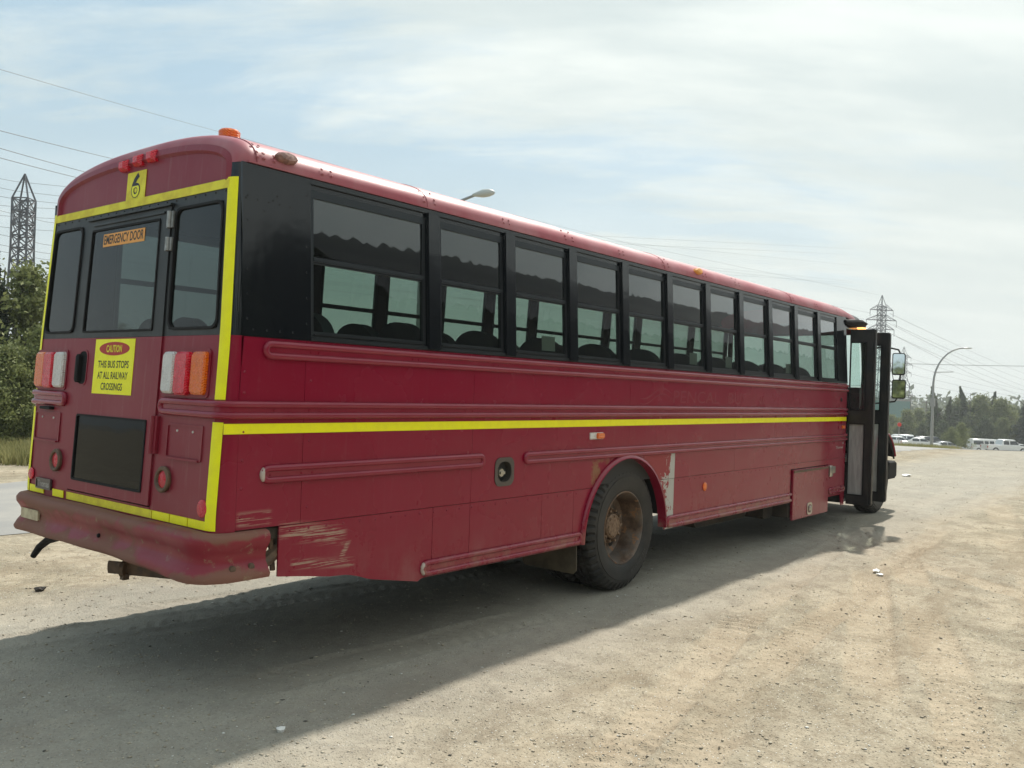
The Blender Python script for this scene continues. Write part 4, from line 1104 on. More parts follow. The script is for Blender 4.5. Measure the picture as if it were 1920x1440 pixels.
for s in (-1, 1):
    g = MB(); g.raw([(11.46, s*1.1, 2.08), (11.54, s*.02, 2.08), (11.56, s*.02, 2.93), (11.44, s*1.06, 2.93)], [(0, 1, 2, 3)]); g.obj('windscreen', M['glass_door'], bus, recalc=False)
# doorway: step well, threshold, header
mb = MB(); mb.box(10.47, 11.34, -1.16, -.75, .33, .37); mb.box(10.47, 11.34, -.75, -.45, .62, .66); mb.box(10.47, 11.34, -.76, -.74, .37, .66); mb.box(10.47, 11.34, -.46, -.44, .66, .99); mb.box(10.45, 10.47, -1.18, -.44, .33, 1.0); mb.box(11.34, 11.36, -1.18, -.44, .33, 1.0)
mb.obj('step_well', M['floor'], bus)
mb = MB(); mb.box(10.45, 11.40, 2.93, 3.06, -.05, .006, SM(-1)); mb.obj('door_header', M['black'], bus)
# canopy over the door with a lit lamp under it
mb = MB(); m_ = SM(-1); vs = []; fs = []
for i, (x, zt, zb, wo_) in enumerate(((10.40, 3.05, 2.985, .03), (10.55, 3.06, 2.975, .07), (10.75, 3.085, 2.965, .11), (10.92, 3.09, 2.97, .13), (11.06, 3.045, 2.99, .14), (11.16, 3.03, 3.01, .08))):
    vs += [m_(x, zt, 0), m_(x, zt-.01, wo_*.8), m_(x, zt-.04 if i < 4 else zt-.01, wo_), m_(x, zb, wo_*.7), m_(x, zb, 0)]
for i in range(5):
    for k in range(5): p = i*5+k; q = i*5+(k+1) % 5; fs.append((p, q, q+5, p+5))
fs += [(0, 1, 2, 3, 4), (25, 26, 27, 28, 29)]
mb.raw(vs, fs); can = mb.obj('door_canopy', M['rubber'], bus)
M['lit'] = mat('lit_courtesy_lamp', (.9, .5, .2), .4, emit=((1.0, .42, .12), 2.2)); M['lit_w'] = mat('lamp_reflector', (.8, .75, .65), .3)
mb = MB(); mb.chbox(10.86, 11.08, .03, .11, 0, .03, .02, lambda a, b, c: (a, -1.17-b, 2.972-c+.04*(a-11))); mb.obj('courtesy_lamp', M['lit'], can)
# entrance door: two folded leaves standing straight out from the side
def leaf(x):
    mb = MB(); Y0, Y1 = -1.235, -1.58; H0, H1 = .32, 2.905
    g0, g1 = Y0-.012, Y0-.242
    mb.box(x, x+.035, g0, Y0, H0, H1); mb.box(x, x+.035, -1.575, g1, H0, H1)
    for a, b in ((H0, .46), (1.515, 1.71), (2.715, H1)): mb.box(x, x+.035, g1, g0, a, b)
    mb.box(x+.02, x+.055, -1.590, -1.577, H0+.005, H1-.005); mb.box(x-.006, x, -1.555, -1.495, H0, H1)
    lf = mb.obj('entrance_door', M['rubber'], bus)
    lf.data.materials[0] = M['doorblk']
    for a, b in ((.46, 1.515), (1.71, 2.715)):
        mb = MB(); mb.ring([(g1-.006, a-.006), (g0+.006, a-.006), (g0+.006, b+.006), (g1-.006, b+.006)], [(g1+.012, a+.012), (g0-.012, a+.012), (g0-.012, b-.012), (g1+.012, b-.012)], (-.006, .0), lambda p, q, c: (x+c, p, q))
        mb.obj('glazing_seal', M['rubber'], lf)
        g = MB(); g.raw([(x+.015, g1, a), (x+.015, g0, a), (x+.015, g0, b), (x+.015, g1, b)], [(0, 1, 2, 3)]); g.obj('door_pane', M['glass_door' if a > 1 else 'glass_dirty'], lf, recalc=False)
    # the folded second half behind it
    mb = MB(); mb.box(x+.06, x+.09, -1.59, -1.52, H0+.02, H1-.02); mb.box(x+.06, x+.09, -1.52, -1.28, H0+.02, H0+.12); mb.box(x+.06, x+.09, -1.52, -1.28, H1-.12, H1-.02); mb.obj('folded_leaf', M['doorblk'], lf)
    return lf
M['doorblk'] = mat('weathered_door_frame', build=worn((.010, .012, .014), (.030, .025, .022), 5, .35, .55))
leaf(10.48); leaf(11.20)
# mirrors
mb = MB(); mb.tube([(11.5, -1.16, 2.66), (11.55, -1.36, 2.71), (11.6, -1.52, 2.69), (11.66, -1.60, 2.67), (11.70, -1.615, 2.62), (11.72, -1.62, 2.3), (11.70, -1.62, 1.98), (11.66, -1.57, 1.86), (11.5, -1.18, 1.80)], .013, 8); mir = mb.obj('mirror_arm', M['rubber'], bus, 50)
for z0, z1, y0, y1 in ((2.275, 2.615, -1.705, -1.515), (1.905, 2.20, -1.72, -1.52)):
    mb = MB(); MMp = lambda a, b, c, yc=(y0+y1)/2, zc=(z0+z1)/2: tuple(Vector((11.66, yc, zc))+Matrix.Rotation(R_(14), 3, 'Z') @ (Matrix.Rotation(R_(4), 3, 'Y') @ Vector((-c, a-yc, b-zc))))
    o1 = rrect(y0, y1, z0, z1, .03); n = len(o1); cy_, cz_ = (y0+y1)/2, (z0+z1)/2
    vs = [MMp(a, b, .04) for a, b in o1]+[MMp(a, b, -.02) for a, b in o1]+[MMp(cy_+(a-cy_)*.8, cz_+(b-cz_)*.85, -.06) for a, b in o1]
    mb.raw(vs, [(i, (i+1) % n, n+(i+1) % n, n+i) for i in range(n)]+[(n+i, n+(i+1) % n, 2*n+(i+1) % n, 2*n+i) for i in range(n)]+[tuple(2*n+i for i in range(n))]+[tuple(range(n))])
    hs = mb.obj('mirror', M['rubber'], bus, 35)
    mb = MB(); mb.poly(rrect(y0+.014, y1-.014, z0+.014, z1-.014, .022), (.041, .044), MMp); mb.obj('mirror_glass', M['chrome'], hs)
# interior
mb = MB(); mb.box(.2, 3.5, -1.12, 1.14, .996, 1.02); mb.box(3.5, 5.08, -.62, .62, .996, 1.02); mb.box(5.08, 11.35, -1.12, 1.14, .996, 1.02); mb.obj('cabin_floor', M['floor'], bus)
for s in (-1, 1):
    W = WR if s < 0 else WL; xe = 10.45 if s < 0 else 11.35
    mb = MB(); mb.box(.2, xe, s*(W-.05), s*(W-.06), 1.02, 2.10); mb.obj('side_liner', M['floor'], bus)
mb = MB(); vs = []; fs = []; n = len(SEC)
for x in (.25, 11.3):
    for y, z in SEC: vs.append((x, y*.965, z-.045))
fs = [(i, i+1, n+i+1, n+i) for i in range(n-1)]; mb.raw(vs, fs); mb.obj('ceiling_liner', M['interior'], bus, 40)
def seat_mesh():
    mb = MB(); mb.chbox(-.46, .46, 0, .40, 0, .13, .04, lambda a, b, c: (b, a, .40+c))
    return mb.mesh('cushion', M['seat'], 40)
cush = seat_mesh()
mb = MB()
for (a0, a1) in ((-.455, -.01), (.01, .455)):
    o1 = []
    for i in range(13):
        q = math.pi*i/12; o1.append(((a0+a1)/2+(a1-a0)/2*math.cos(q)*1, 1.12+.16*math.sin(q)))
    o1 += [(a0, .45), (a1, .45)]
    mb.poly(o1, (0, .09), lambda a, b, c: (-.02-c-.12*(b-.45), a, b))
back = mb.mesh('backrest', M['seat'], 40)
mb = MB(); mb.box(.05, .35, -.40, -.36, 0, .40); mb.box(.05, .35, .36, .40, 0, .40); legm = mb.mesh('seat_frame', M['steel'])
for i in range(12):
    for s in (-1, 1):
        if i == 11: continue
        e_ = link('passenger_seat', None, bus, loc=(.95+.83*i, s*.69, 1.02))
        link('cushion', cush, e_); link('backrest', back, e_); link('seat_frame', legm, e_)
mb = MB(); mb.chbox(10.2, 10.7, 0, .1, 0, .5, .04, lambda a, b, c: (a, .35+c, 1.45+b)); mb.chbox(10.15, 10.27, 0, .5, 0, .85, .05, lambda a, b, c: (a, .35+b, 1.5+c)); mb.box(10.35, 10.6, .5, .7, 1.02, 1.45); mb.obj('driver_seat', M['seat'], bus)
mb = MB(); mb.lathe([(.20, 0), (.215, .012), (.23, 0), (.215, -.012), (.20, 0)], 24, lambda a, b, c: (11.02+.35*a+c*.8, .6+b, 1.98+.93*a*.9+c*.3)); mb.obj('steering_wheel', M['rubber'], bus, 50)
m_ = SM(-1)
for x0, x1 in ((2.96, 3.14), (5.53, 5.70), (6.39, 6.55), (8.16, 8.34)):
    mb = MB(); mb.box(x0, x1, 2.175, 2.295, -.034, -.032, m_); mb.obj('paper_notice', M['paper'], bus)

# rivets (too small to pick apart singly)
rv = MB()
def rivets(P, Mp, r=.0095, h=.005):
    for (a, b) in P:
        base = [(a+r*math.cos(k*math.pi/3), b+r*math.sin(k*math.pi/3), 0) for k in range(6)]+[(a+r*.55*math.cos(k*math.pi/3), b+r*.55*math.sin(k*math.pi/3), h) for k in range(6)]
        rv.raw(base, [(k, (k+1) % 6, 6+(k+1) % 6, 6+k) for k in range(6)]+[tuple(range(6, 12))], Mp)
mred = lambda a, b, c: SM(-1)(a, b, c+.0)
for s in (-1, 1):
    q = SM(s)
    rivets([(.50+.135*i, .975) for i in range(23)], lambda a, b, c: q(a, b, c-.002)); rivets([(5.3+.12*i, .978) for i in range(25)], lambda a, b, c: q(a, b, c-.002))
    rivets([(.155, 1.08+.16*i) for i in range(4)]+[(.155, 1.78+.12*i) for i in range(2)]+[(.615, 1.1+.2*i) for i in range(3)]+[(.615, 1.86)], q, .010)
    rivets([(x, z) for x in (.60+.85*i for i in range(12)) if x < 10.3 for z in (2.03,)]+[(x+.06, 2.03) for x in (.60+.85*i for i in range(12)) if x < 10.3], lambda a, b, c: q(a, b, c+.009), .008)
    rivets([(x, 1.6825) for x in (.35, .6, .68)]+[(2.0+.85*i+k, 1.6825) for i in range(9) for k in (0, .08)], lambda a, b, c: q(a, b, c+.009), .008)
    rivets([(x, 1.31) for x in (.34, .56, .64)], lambda a, b, c: q(a, b, c+.009), .008)
rv.obj('rivets', M['rail'], bus, 30)['kind'] = 'stuff'
rv = MB(); q = SM(-1)
rivets([(.16, 2.2+.14*i) for i in range(6)]+[(.57, 2.2+.155*i) for i in range(6)]+[(.2+.09*i, 2.14) for i in range(4)]+[(.15+.075*i, 2.885) for i in range(5)]+[(.27, 2.83), (.33, 2.9), (.36, 2.93)], lambda a, b, c: q(a, b, c+.004), .0085)
rivets([(1.1-.11*i, 2.925) for i in range(21)], RM, .008)
rv.obj('rivets', M['black'], bus, 30)['kind'] = 'stuff'
rv = MB()
SECn = path
def roofpt(x, i_, o=.012):
    y, z, ny, nz = SECn[i_]; return (x, y-ny*o, z-nz*o)
def rrv(x, i_, r=.010):
    y, z, ny, nz = SECn[i_]; t_ = Vector((0, -nz, ny)); nrm = Vector((0, -ny, -nz)); c = Vector((x, y, z))+nrm*.011
    base = [tuple(c+Vector((r*math.cos(k*math.pi/3), 0, 0))+t_*r*math.sin(k*math.pi/3)) for k in range(6)]+[tuple(c+nrm*.006+Vector((r*.5*math.cos(k*math.pi/3), 0, 0))+t_*r*.5*math.sin(k*math.pi/3)) for k in range(6)]
    rv.raw(base, [(k, (k+1) % 6, 6+(k+1) % 6, 6+k) for k in range(6)]+[tuple(range(6, 12))])
for x in rx: 
    for dx_ in ((.04, .0) if x < .3 else (-.06, .045)):
        for i_ in (35, 34, 32): rrv(x+dx_, i_)
for x in (2.47, 4.15, 5.83, 7.5, 9.2, .72, .30):
    for dx_ in (-.035, .035):
        for i_ in (35, 34): rrv(x+dx_, i_)
rv.obj('rivets', M['red_roof'], bus, 30)['kind'] = 'stuff'
#PART3
# ------------------------------------------------------------------ hidden behind the camera, seen in the coach windows: a long metal-roofed shed
def build_shed():
    sh = link('shed', None, label='long dark shed with ribbed metal roof mirrored in the coach windows', cat='building', loc=(50, -27, 0))
    x0, x1, yn, yf, ze, zr = -29., 45., 5.0, -9.0, 7.6, 12.0
    ms = mat('dark_ribbed_roof', (.06, .063, .068), .75, spec=.15); mw = mat('shed_cladding', (.035, .036, .036), .8, spec=.1)
    mb = MB(); mb.box(x0, x1, yf, yn, -.3, ze-.02); mb.raw([(x0, yn, ze), (x0, yf, ze), (x0, -2, zr-.1), (x1, yn, ze), (x1, yf, ze), (x1, -2, zr-.1)], [(0, 1, 2), (3, 4, 5)]); mb.obj('wall', mw, sh)
    mb = MB(); n = 80
    vs = []; fs = []
    for i in range(n*2+1):
        x = x0-.3+(x1-x0+.6)*i/(2*n); h = .0 if i % 2 else .22
        vs += [(x, yn+.5, ze-.1+h), (x, -2, zr+h), (x, yf-.5, ze-.1+h)]
    for i in range(2*n): p = 3*i; fs += [(p, p+3, p+4, p+1), (p+1, p+4, p+5, p+2)]
    mb.raw(vs, fs); mb.obj('roof', ms, sh, recalc=False)
    md = mat('shed_door', (.12, .12, .115), .6)
    for i in range(7): mb = MB(); mb.box(x0+4+i*10, x0+8+i*10, yn, yn+.06, -.3, 3.6); mb.obj('roller_door', md, sh)
build_shed()

# ------------------------------------------------------------------ street lamps
M['lampgrey'] = mat('painted_lamp_steel', (.30, .31, .31), .5, .3)
M['lamphead'] = mat('lamp_head', (.50, .52, .50), .35)
def ground_z(p): 
    u_, d_ = ud(p.x, p.y); return float(fall(u_, np.float64(d_)))
def street_lamp(head, armdir, reach, rise, hr, label, scale=1., thick=.11, qm=90, fat=1.):
    """pole base on the ground; head at the end of a curved arm"""
    base = head-armdir*reach; gz_ = ground_z(base)
    root = link('street_lamp', None, label=label, cat='street lamp', loc=(base.x, base.y, gz_), group='street lamps')
    H = head.z-gz_; ad = armdir
    mb = MB(); pts = []; rs = []
    zt = H-rise
    pts += [Vector((0, 0, 0)), Vector((0, 0, zt*.5)), Vector((0, 0, zt))]; rs += [thick, thick*.85, thick*.65]
    for i in range(1, 9):
        q = R_(qm)*i/8; kx = (1-math.cos(q))/(1-math.cos(R_(qm))); kz = math.sin(q)/math.sin(R_(qm)); pts.append(Vector((ad.x*reach*kx, ad.y*reach*kx, zt+rise*kz))); rs.append(thick*(.62-.025*i))
    mb.tube(pts, rs, 10); mb.obj('pole', M['lampgrey'], root, 50)
    mb = MB(); s_ = Vector((-ad.y, ad.x, 0))
    prof = [(-.10, .05, .03), (.05, .10, .055), (.25, .15, .09), (.45, .14, .085), (.60, .08, .05), (.66, .01, .01)]
    vs = []; fs = []; k = 12
    for a, hw, hh in prof:
        for j in range(k):
            q = 2*math.pi*j/k; dz_ = math.sin(q)*hh*fat*(1.0 if math.sin(q) > 0 else .7)+a*.12*(fat-1)
            v = Vector((ad.x, ad.y, 0))*(reach+a*scale)+s_*math.cos(q)*hw*scale; vs.append((v.x, v.y, H+dz_*scale))
    for i in range(len(prof)-1):
        for j in range(k): fs.append((i*k+j, i*k+(j+1) % k, (i+1)*k+(j+1) % k, (i+1)*k+j))
    mb.raw(vs, fs); mb.obj('lamp_head', M['lamphead'], root, 50)
    return root
h1 = at(905, 366, 30); street_lamp(h1-RH*.25, (RH*.93-FH*.2).normalized(), 1.9, 1.9, .3, 'grey street lamp behind the coach, only its cobra head showing over the roof', 1.05, .11, 62, 1.8)
hd2 = at(1816, 653, 84)
L2 = street_lamp(hd2-RH*.4, RH.normalized(), 2.9, 3.6, .3, 'tall curved grey street lamp by the road, right of the coach mirrors', 1.15, .16)
mb = MB(); zb = 9.2; H2 = L2.location.z
mb.box(-.14, .14, -.2, .2, 4.6-.3, 5.4-.3); mb.obj('control_box', M['lampgrey'], L2)
mb = MB(); mb.tube([(0, 0, 7.6), (RH.x*1.9, RH.y*1.9, 7.7)], .04, 6); mb.obj('side_arm', M['lampgrey'], L2)

# ------------------------------------------------------------------ pylons
M['pylon'] = mat('pylon_steel', (.055, .06, .075), .6, .3)
def pylon(pos, H, base, waist, arms, az, label, peak=True, armz=None, bw=.12):
    """lattice tower: arms = list of (height, half span); az = direction of the cross-arms"""
    root = link('pylon', None, label=label, cat='pylon', loc=pos, rz=az, group='power line pylons')
    def hw(z):
        zw = armz[0]-2
        return base+(waist-base)*min(1, z/zw) if z < zw else waist
    mb = MB(); top = armz[-1]+1.0
    zs = []; z = 0
    while z < top-.5: zs.append(z); z += max(1.5, hw(z)*1.55)
    zs.append(top)
    cor = [(-1, -1), (1, -1), (1, 1), (-1, 1)]
    for a, b in zip(zs[:-1], zs[1:]):
        ha, hb = hw(a), hw(b)
        for i in range(4):
            p, q = cor[i], cor[(i+1) % 4]
            mb.bar((p[0]*ha, p[1]*ha, a), (p[0]*hb, p[1]*hb, b), bw)
            mb.bar((p[0]*ha, p[1]*ha, a), (q[0]*hb, q[1]*hb, b), bw*.55); mb.bar((q[0]*ha, q[1]*ha, a), (p[0]*hb, p[1]*hb, b), bw*.55)
            mb.bar((p[0]*hb, p[1]*hb, b), (q[0]*hb, q[1]*hb, b), bw*.55)
    for p in cor: mb.bar((p[0]*waist, p[1]*waist, top), (0, 0, H), bw*.8)
    mb.obj('lattice_tower', M['pylon'], root)
    tips = []
    for z, sp in arms:
        for s in (-1, 1):
            mb = MB(); t_ = (s*sp, 0, z)
            for y in (-1, 1):
                mb.bar((s*waist, y*waist, z), t_, bw*.6); mb.bar((s*waist, y*waist, z+1.6), t_, bw*.5)
                mb.bar((s*(waist+(sp-waist)*.5), y*waist*.5, z), (s*waist, y*waist, z+1.6), bw*.35)
            a_ = mb.obj('cross_arm', M['pylon'], root)
            mb = MB(); mb.bar((s*sp, 0, z), (s*sp, 0, z-1.9), bw*.6); mb.obj('insulator', M['pylon'], a_)
            tips.append((s*sp, 0, z-1.9))
    tips.append((0, 0, H))
    rot_ = Matrix.Rotation(az, 4, 'Z'); return [Vector(pos)+rot_ @ Vector(t_) for t_ in tips]
def gp(px, depth):
    p = at(px, 756, depth); g = ground_z(p); return Vector((p.x, p.y, g))
def pyl(px, pytop, depth, **kw):
    g = gp(px, depth); top = at(px, pytop, depth).z; return g, top-g.z
# tower A, beside the mirrors
def hz(px, py, depth): return at(px, py, depth).z
gA, HA = pyl(1648, 553, 254)
aA = [(hz(1648, 617, 254)-gA.z, 4.4), (hz(1648, 600, 254)-gA.z, 5.1), (hz(1648, 581, 254)-gA.z, 3.9)]
across = math.atan2(RH.y, RH.x)
tA = pylon(gA, HA, 4.6, .85, aA, across+.25, 'steel lattice pylon with three cross-arms, standing just beyond the open coach door', armz=[a[0] for a in aA], bw=.15)
gD, HD = pyl(1692, 650, 470)
aD = [(hz(1692, 699, 470)-gD.z, 5.0), (hz(1692, 684, 470)-gD.z, 5.8), (hz(1692, 670, 470)-gD.z, 4.6)]
tD = pylon(gD, HD, 6.2, 1.2, aD, across+.25, 'farther and smaller lattice pylon showing right behind the coach mirrors', armz=[a[0] for a in aD], bw=.20)
gC, HC = pyl(31, 325, 105)
aC = [(hz(33, 375, 105)-gC.z, 1.6), (hz(33, 412, 105)-gC.z, 1.5)]
def heavy_pylon():
    root_t = pylon(gC, HC, 1.5, .92, [(hz(33, 400, 105)-gC.z, 2.2), (hz(33, 425, 105)-gC.z, 2.6)], math.atan2(FH.y, FH.x)+.05, 'dark lattice pylon rising over the bushes at the left edge', armz=[hz(33, 440, 105)-gC.z, hz(33, 388, 105)-gC.z], bw=.14)
    return root_t
tC = heavy_pylon()
# off to the left and right the lines run on to towers of their own
gB = gp(-1500, 48); tB = pylon(gB, 34, 4.6, .85, [(22, 4.4), (25.5, 5.1), (29, 3.9)], across+.25, 'steel pylon out of view left of the lot, carrying the overhead wires', armz=[22, 25.5, 29], bw=.15)
gE = gp(4300, 560); tE = pylon(gE, 36, 4.6, .9, [(22, 4.4), (25.5, 5.1), (29, 3.9)], across+.5, 'steel pylon far off to the right, carrying the wires beyond the trees', armz=[22, 25.5, 29], bw=.15)
M['wire'] = mat('overhead_wire', (.09, .095, .10), .6)
def wire(p, q, sag, r, label):
    mb = MB(); n = 26; P = []
    for i in range(n+1):
        t_ = i/n; v = p.lerp(q, t_); v = Vector((v.x, v.y, v.z-sag*4*t_*(1-t_))); P.append(v)
    rs = [r]*(n+1)
    mb.tube(P, rs, 5); o = mb.obj('power_line', M['wire']); tag(o, label, 'power line', 'overhead power lines'); return o
WL_ = 'thin dark overhead wire strung between pylons across the sky'
# wires seen against the sky at the left: from high behind the camera's left towards tower A and D
for (p0, p1, lab) in ((((0, 130, 55)), ((385, 240, 95)), 'highest thin wire, crossing the sky above the left end of the coach'),
                      ((0, 245, 60), (200, 295, 80), 'second wire from the top in the sky left of the coach roof'),
                      ((0, 278, 60), (150, 320, 76), 'upper of the paired wires left of the coach roof'),
                      ((0, 296, 60), (132, 330, 74), 'lower of the paired wires left of the coach roof')):
    a, b = at(*p0), at(*p1); d_ = b-a; s0 = a-d_*1.2
    if 'highest' in lab: e0 = at(1648, 553, 254)
    else: e0 = b+d_*4.5+Vector((0, 0, 2.5))
    # one sagging span through both points
    def span(p, q, via1, label):
        n = 40; P = []
        for i in range(n+1): P.append(p.lerp(q, i/n))
        return P
    pts = []
    for k in range(31):
        t_ = -1.2+k*(5.7/30)
        v = a+d_*t_; v = Vector((v.x, v.y, v.z+.10*(t_*(t_-1))*abs(d_.length)*.045)); pts.append(v)
    if 'highest' in lab:
        pts = [p for i, p in enumerate(pts) if i <= 13]; last = pts[-1]; far = at(1648, 553, 254)
        mid1 = at(1185, 458, 175); mid2 = at(1600, 543, 240)
        pts += [at(700, 330, 125), at(960, 402, 150), mid1, at(1400, 503, 208), mid2, far]
    mb = MB(); mb.tube(pts, .018 if 'highest' in lab else .026, 5); o = mb.obj('power_line', M['wire']); tag(o, lab, 'power line', 'overhead power lines')
lefts = [(0, 335, 92, 352), (0, 352, 110, 375), (0, 368, 110, 388), (0, 385, 108, 395), (0, 404, 108, 413), (55, 408, 105, 421), (0, 425, 100, 437), (52, 451, 98, 462), (50, 468, 95, 477), (50, 480, 90, 488)]
for i, (a0, b0, a1, b1) in enumerate(lefts):
    a = at(a0-60, b0-.22*60+0, 100); sl = (b1-b0)/(a1-a0)
    b = at(a0+1600, b0+sl*1600*.55, 420)
    p = at(a0+30, b0+sl*30, 106)
    d1 = (b-p)
    q = at(-900, b0-sl*900, 70)
    mb = MB(); pts = [q.lerp(p, k/8) for k in range(8)]+[Vector(((p.lerp(b, k/14)).x, (p.lerp(b, k/14)).y, (p.lerp(b, k/14)).z-5*4*(k/14)*(1-k/14)*.0)) for k in range(15)]
    mb.tube(pts, .024, 5); o = mb.obj('power_line', M['wire']); tag(o, 'thin wire beside the dark lattice pylon left of the coach, '+('uppermost', 'second', 'third', 'fourth', 'fifth', 'sixth', 'seventh', 'eighth', 'ninth', 'lowest')[i]+' of the ten', 'power line', 'wires passing the left pylon')
# wires on the right, from tower A on towards the right-hand side
for (a, b, lab) in (((1669, 588, 254), (1920, 688, 480), 'topmost right-hand wire, leaving the pylon arm beyond the door'),
                    ((1675, 608, 254), (1920, 700, 470), 'second right-hand wire leaving the middle pylon arm'),
                    ((1662, 604, 254), (1920, 712, 460), 'third right-hand wire crossing above the street lamp'),
                    ((1673, 627, 254), (1920, 719, 450), 'fourth right-hand wire, sagging behind the street lamp pole'),
                    ((1660, 620, 254), (1920, 733, 440), 'fifth right-hand wire over the treetops')):
    p, q = at(*a), at(*b); q2 = p+(q-p)*2.2
    wire(p, q2, 3.5, .045, lab)
for k, (a, b) in enumerate((((1708, 672, 470), (1920, 724, 600)), ((1712, 686, 470), (1920, 731, 600)), ((1708, 701, 470), (1920, 738, 600)), ((1706, 716, 470), (1920, 744, 600)))):
    p, q = at(*a), at(*b); wire(p, p+(q-p)*1.8, 3.0, .06, ('faint wire from the far pylon, uppermost', 'faint wire from the far pylon, second down', 'faint wire from the far pylon, third down', 'faint lowest wire from the far pylon over the trees')[k])
wire(at(1640, 680, 120), at(2300, 686, 120), 0.3, .03, 'level dark wire running past the street lamp to the right')
for k, py in enumerate((578, 592, 601)):
    wire(at(1100, py-118+k*8, 420 if 0 else 330), at(1632+k*2, py+9, 254), 1.2, .025, ('upper', 'middle', 'lower')[k]+' wire reaching the door-side pylon from behind the coach roof')

# ------------------------------------------------------------------ trees
def leaf_build(c0, c1):
    def f(t, b):
        g = t.node('ShaderNodeNewGeometry').outputs['Random Per Island']; p = t.node('ShaderNodeTexCoord').outputs['Object']
        n = t.ramp(t.noise(p, .9, 3), .35, .65); c = t.mix(g, c0, c1); c = t.mix(t.mul(n, .35), c, tuple(min(1, v*1.5) for v in c1))
        t.put(b.inputs['Base Color'], c); b.inputs['Roughness'].default_value = .6; b.inputs['Specular IOR Level'].default_value = .25
        b.inputs['Subsurface Weight'].default_value = 0
        tr = t.node('ShaderNodeBsdfTranslucent'); t.put(tr.inputs[0], c); mx = t.node('ShaderNodeMixShader'); mx.inputs[0].default_value = .28
        o = t.n['Material Output']; t.l.new(b.outputs[0], mx.inputs[1]); t.l.new(tr.outputs[0], mx.inputs[2]); t.l.new(mx.outputs[0], o.inputs[0])
    return f
M['leaf'] = mat('willow_leaf', build=leaf_build((.10, .13, .045), (.24, .26, .105)))
M['leaf_d'] = mat('poplar_leaf', build=leaf_build((.045, .065, .028), (.10, .125, .055)))
M['leaf_s'] = mat('spruce_needles', build=leaf_build((.020, .034, .022), (.045, .065, .038)))
M['bark'] = mat('grey_bark', build=worn((.10, .085, .07), (.05, .042, .036), 12, .8, .95))
M['weed'] = mat('tall_grass', build=leaf_build((.16, .17, .06), (.34, .31, .14)))
def leaf_quads(cent, size, rng, up=.3, aspect=1.7):
    n = len(cent); a = rng.normal(size=(n, 3)); a[:, 2] += up; a /= np.linalg.norm(a, axis=1)[:, None]
    b = rng.normal(size=(n, 3)); b -= (b*a).sum(1)[:, None]*a; b /= np.linalg.norm(b, axis=1)[:, None]; c = np.cross(a, b)
    s = (size*(.6+.8*rng.random(n)))[:, None]
    V = np.stack([cent-b*s*aspect/2, cent+c*s*.45, cent+b*s*aspect/2, cent-c*s*.45], 1)
    return V.reshape(-1, 3), (np.arange(n*4).reshape(n, 4))
def crown_bush(seed, H, Wd, nclump, nleaf, size, low=.05):
    rng = np.random.default_rng(seed); C = []
    for i in range(nclump):
        # clumps fill an uneven crown
        t_ = rng.random()**.7; th = rng.random()*6.283; z = H*(low+(1-low)*rng.random())
        f = z/H; rad = Wd*math.sin(min(1, .18+f*.9)*math.pi)**.6*(.75+.35*math.sin(th*3+seed)+.2*rng.random())
        c = np.array([rad*t_*math.cos(th), rad*t_*math.sin(th), z]); cs_ = Wd*(.13+.17*rng.random())
        q = rng.normal(size=(nleaf, 3))*cs_*np.array([1, 1, .8])*.55+c; C.append(q)
    C = np.concatenate(C); C = C[C[:, 2] > .03]; return leaf_quads(C, size, rng)
def crown_spruce(seed, H, Wd, n, size, leanx=0):
    rng = np.random.default_rng(seed); z = H*(.08+.92*(1-rng.random(n)**.68)); f = z/H
    nb = 46; lay = np.floor(f*22); th = (lay*2.4+np.floor(rng.random(n)*7)*.9)+rng.normal(size=n)*.12
    r0 = Wd*(1-f)**1.1*(.30+.9*np.abs(np.sin(lay*1.7+seed))*(.6+.4*np.sin(th*2+lay))); r = r0*rng.random(n)**.6
    x = r*np.cos(th); y = r*np.sin(th); zz_ = z-.32*r+rng.normal(size=n)*.05*H/9+.06*r*r
    sway = leanx*(f**2); C = np.stack([x+sway, y, zz_], 1); return leaf_quads(C, size, rng, .1, 2.2)
def trunk(mb, H, r, seed, n=5, sway=.3):
    rg = random.Random(seed); P = [Vector((0, 0, -.2))]
    for i in range(1, 6): P.append(Vector((rg.uniform(-1, 1)*sway*i/5, rg.uniform(-1, 1)*sway*i/5, H*.9*i/5)))
    mb.tube(P, [r*(1-.85*i/5) for i in range(6)], 7)
    for k in range(n):
        j = rg.randint(1, 4); a = rg.random()*6.28; L = H*.28*(1.2-j/6)
        q = P[j]+Vector((math.cos(a)*L, math.sin(a)*L, L*.8)); mb.tube([P[j], P[j].lerp(q, .5)+Vector((0, 0, .1)), q], [r*.45, r*.3, r*.08], 5)
ORD = ['first', 'second', 'third', 'fourth', 'fifth', 'sixth', 'seventh', 'eighth', 'ninth', 'tenth', 'eleventh', 'twelfth', 'thirteenth', 'fourteenth', 'fifteenth', 'sixteenth', 'seventeenth', 'eighteenth']
proto = {}
def make_proto(key, fn, mt, H, r, seed):
    V_, F_ = fn; cm = np_mesh('crown', V_, F_, M[mt]); mb = MB(); trunk(mb, H, r, seed); tm = mb.mesh('trunk', M['bark'], 60); proto[key] = (cm, tm)
make_proto('bushA', crown_bush(1, 5.2, 2.3, 95, 110, .095, .03), 'leaf', 5.2, .10, 1)
make_proto('bushB', crown_bush(2, 4.6, 2.2, 110, 130, .085, .02), 'leaf', 4.6, .09, 2)
make_proto('poplA', crown_bush(3, 9, 3.4, 140, 110, .17, .06), 'leaf_d', 9, .16, 3)
make_proto('poplB', crown_bush(4, 8, 3.6, 140, 110, .17, .04), 'leaf', 8, .16, 4)
make_proto('spruA', crown_spruce(5, 10, 3.2, 6500, .17, .7), 'leaf_s', 10, .14, 5)
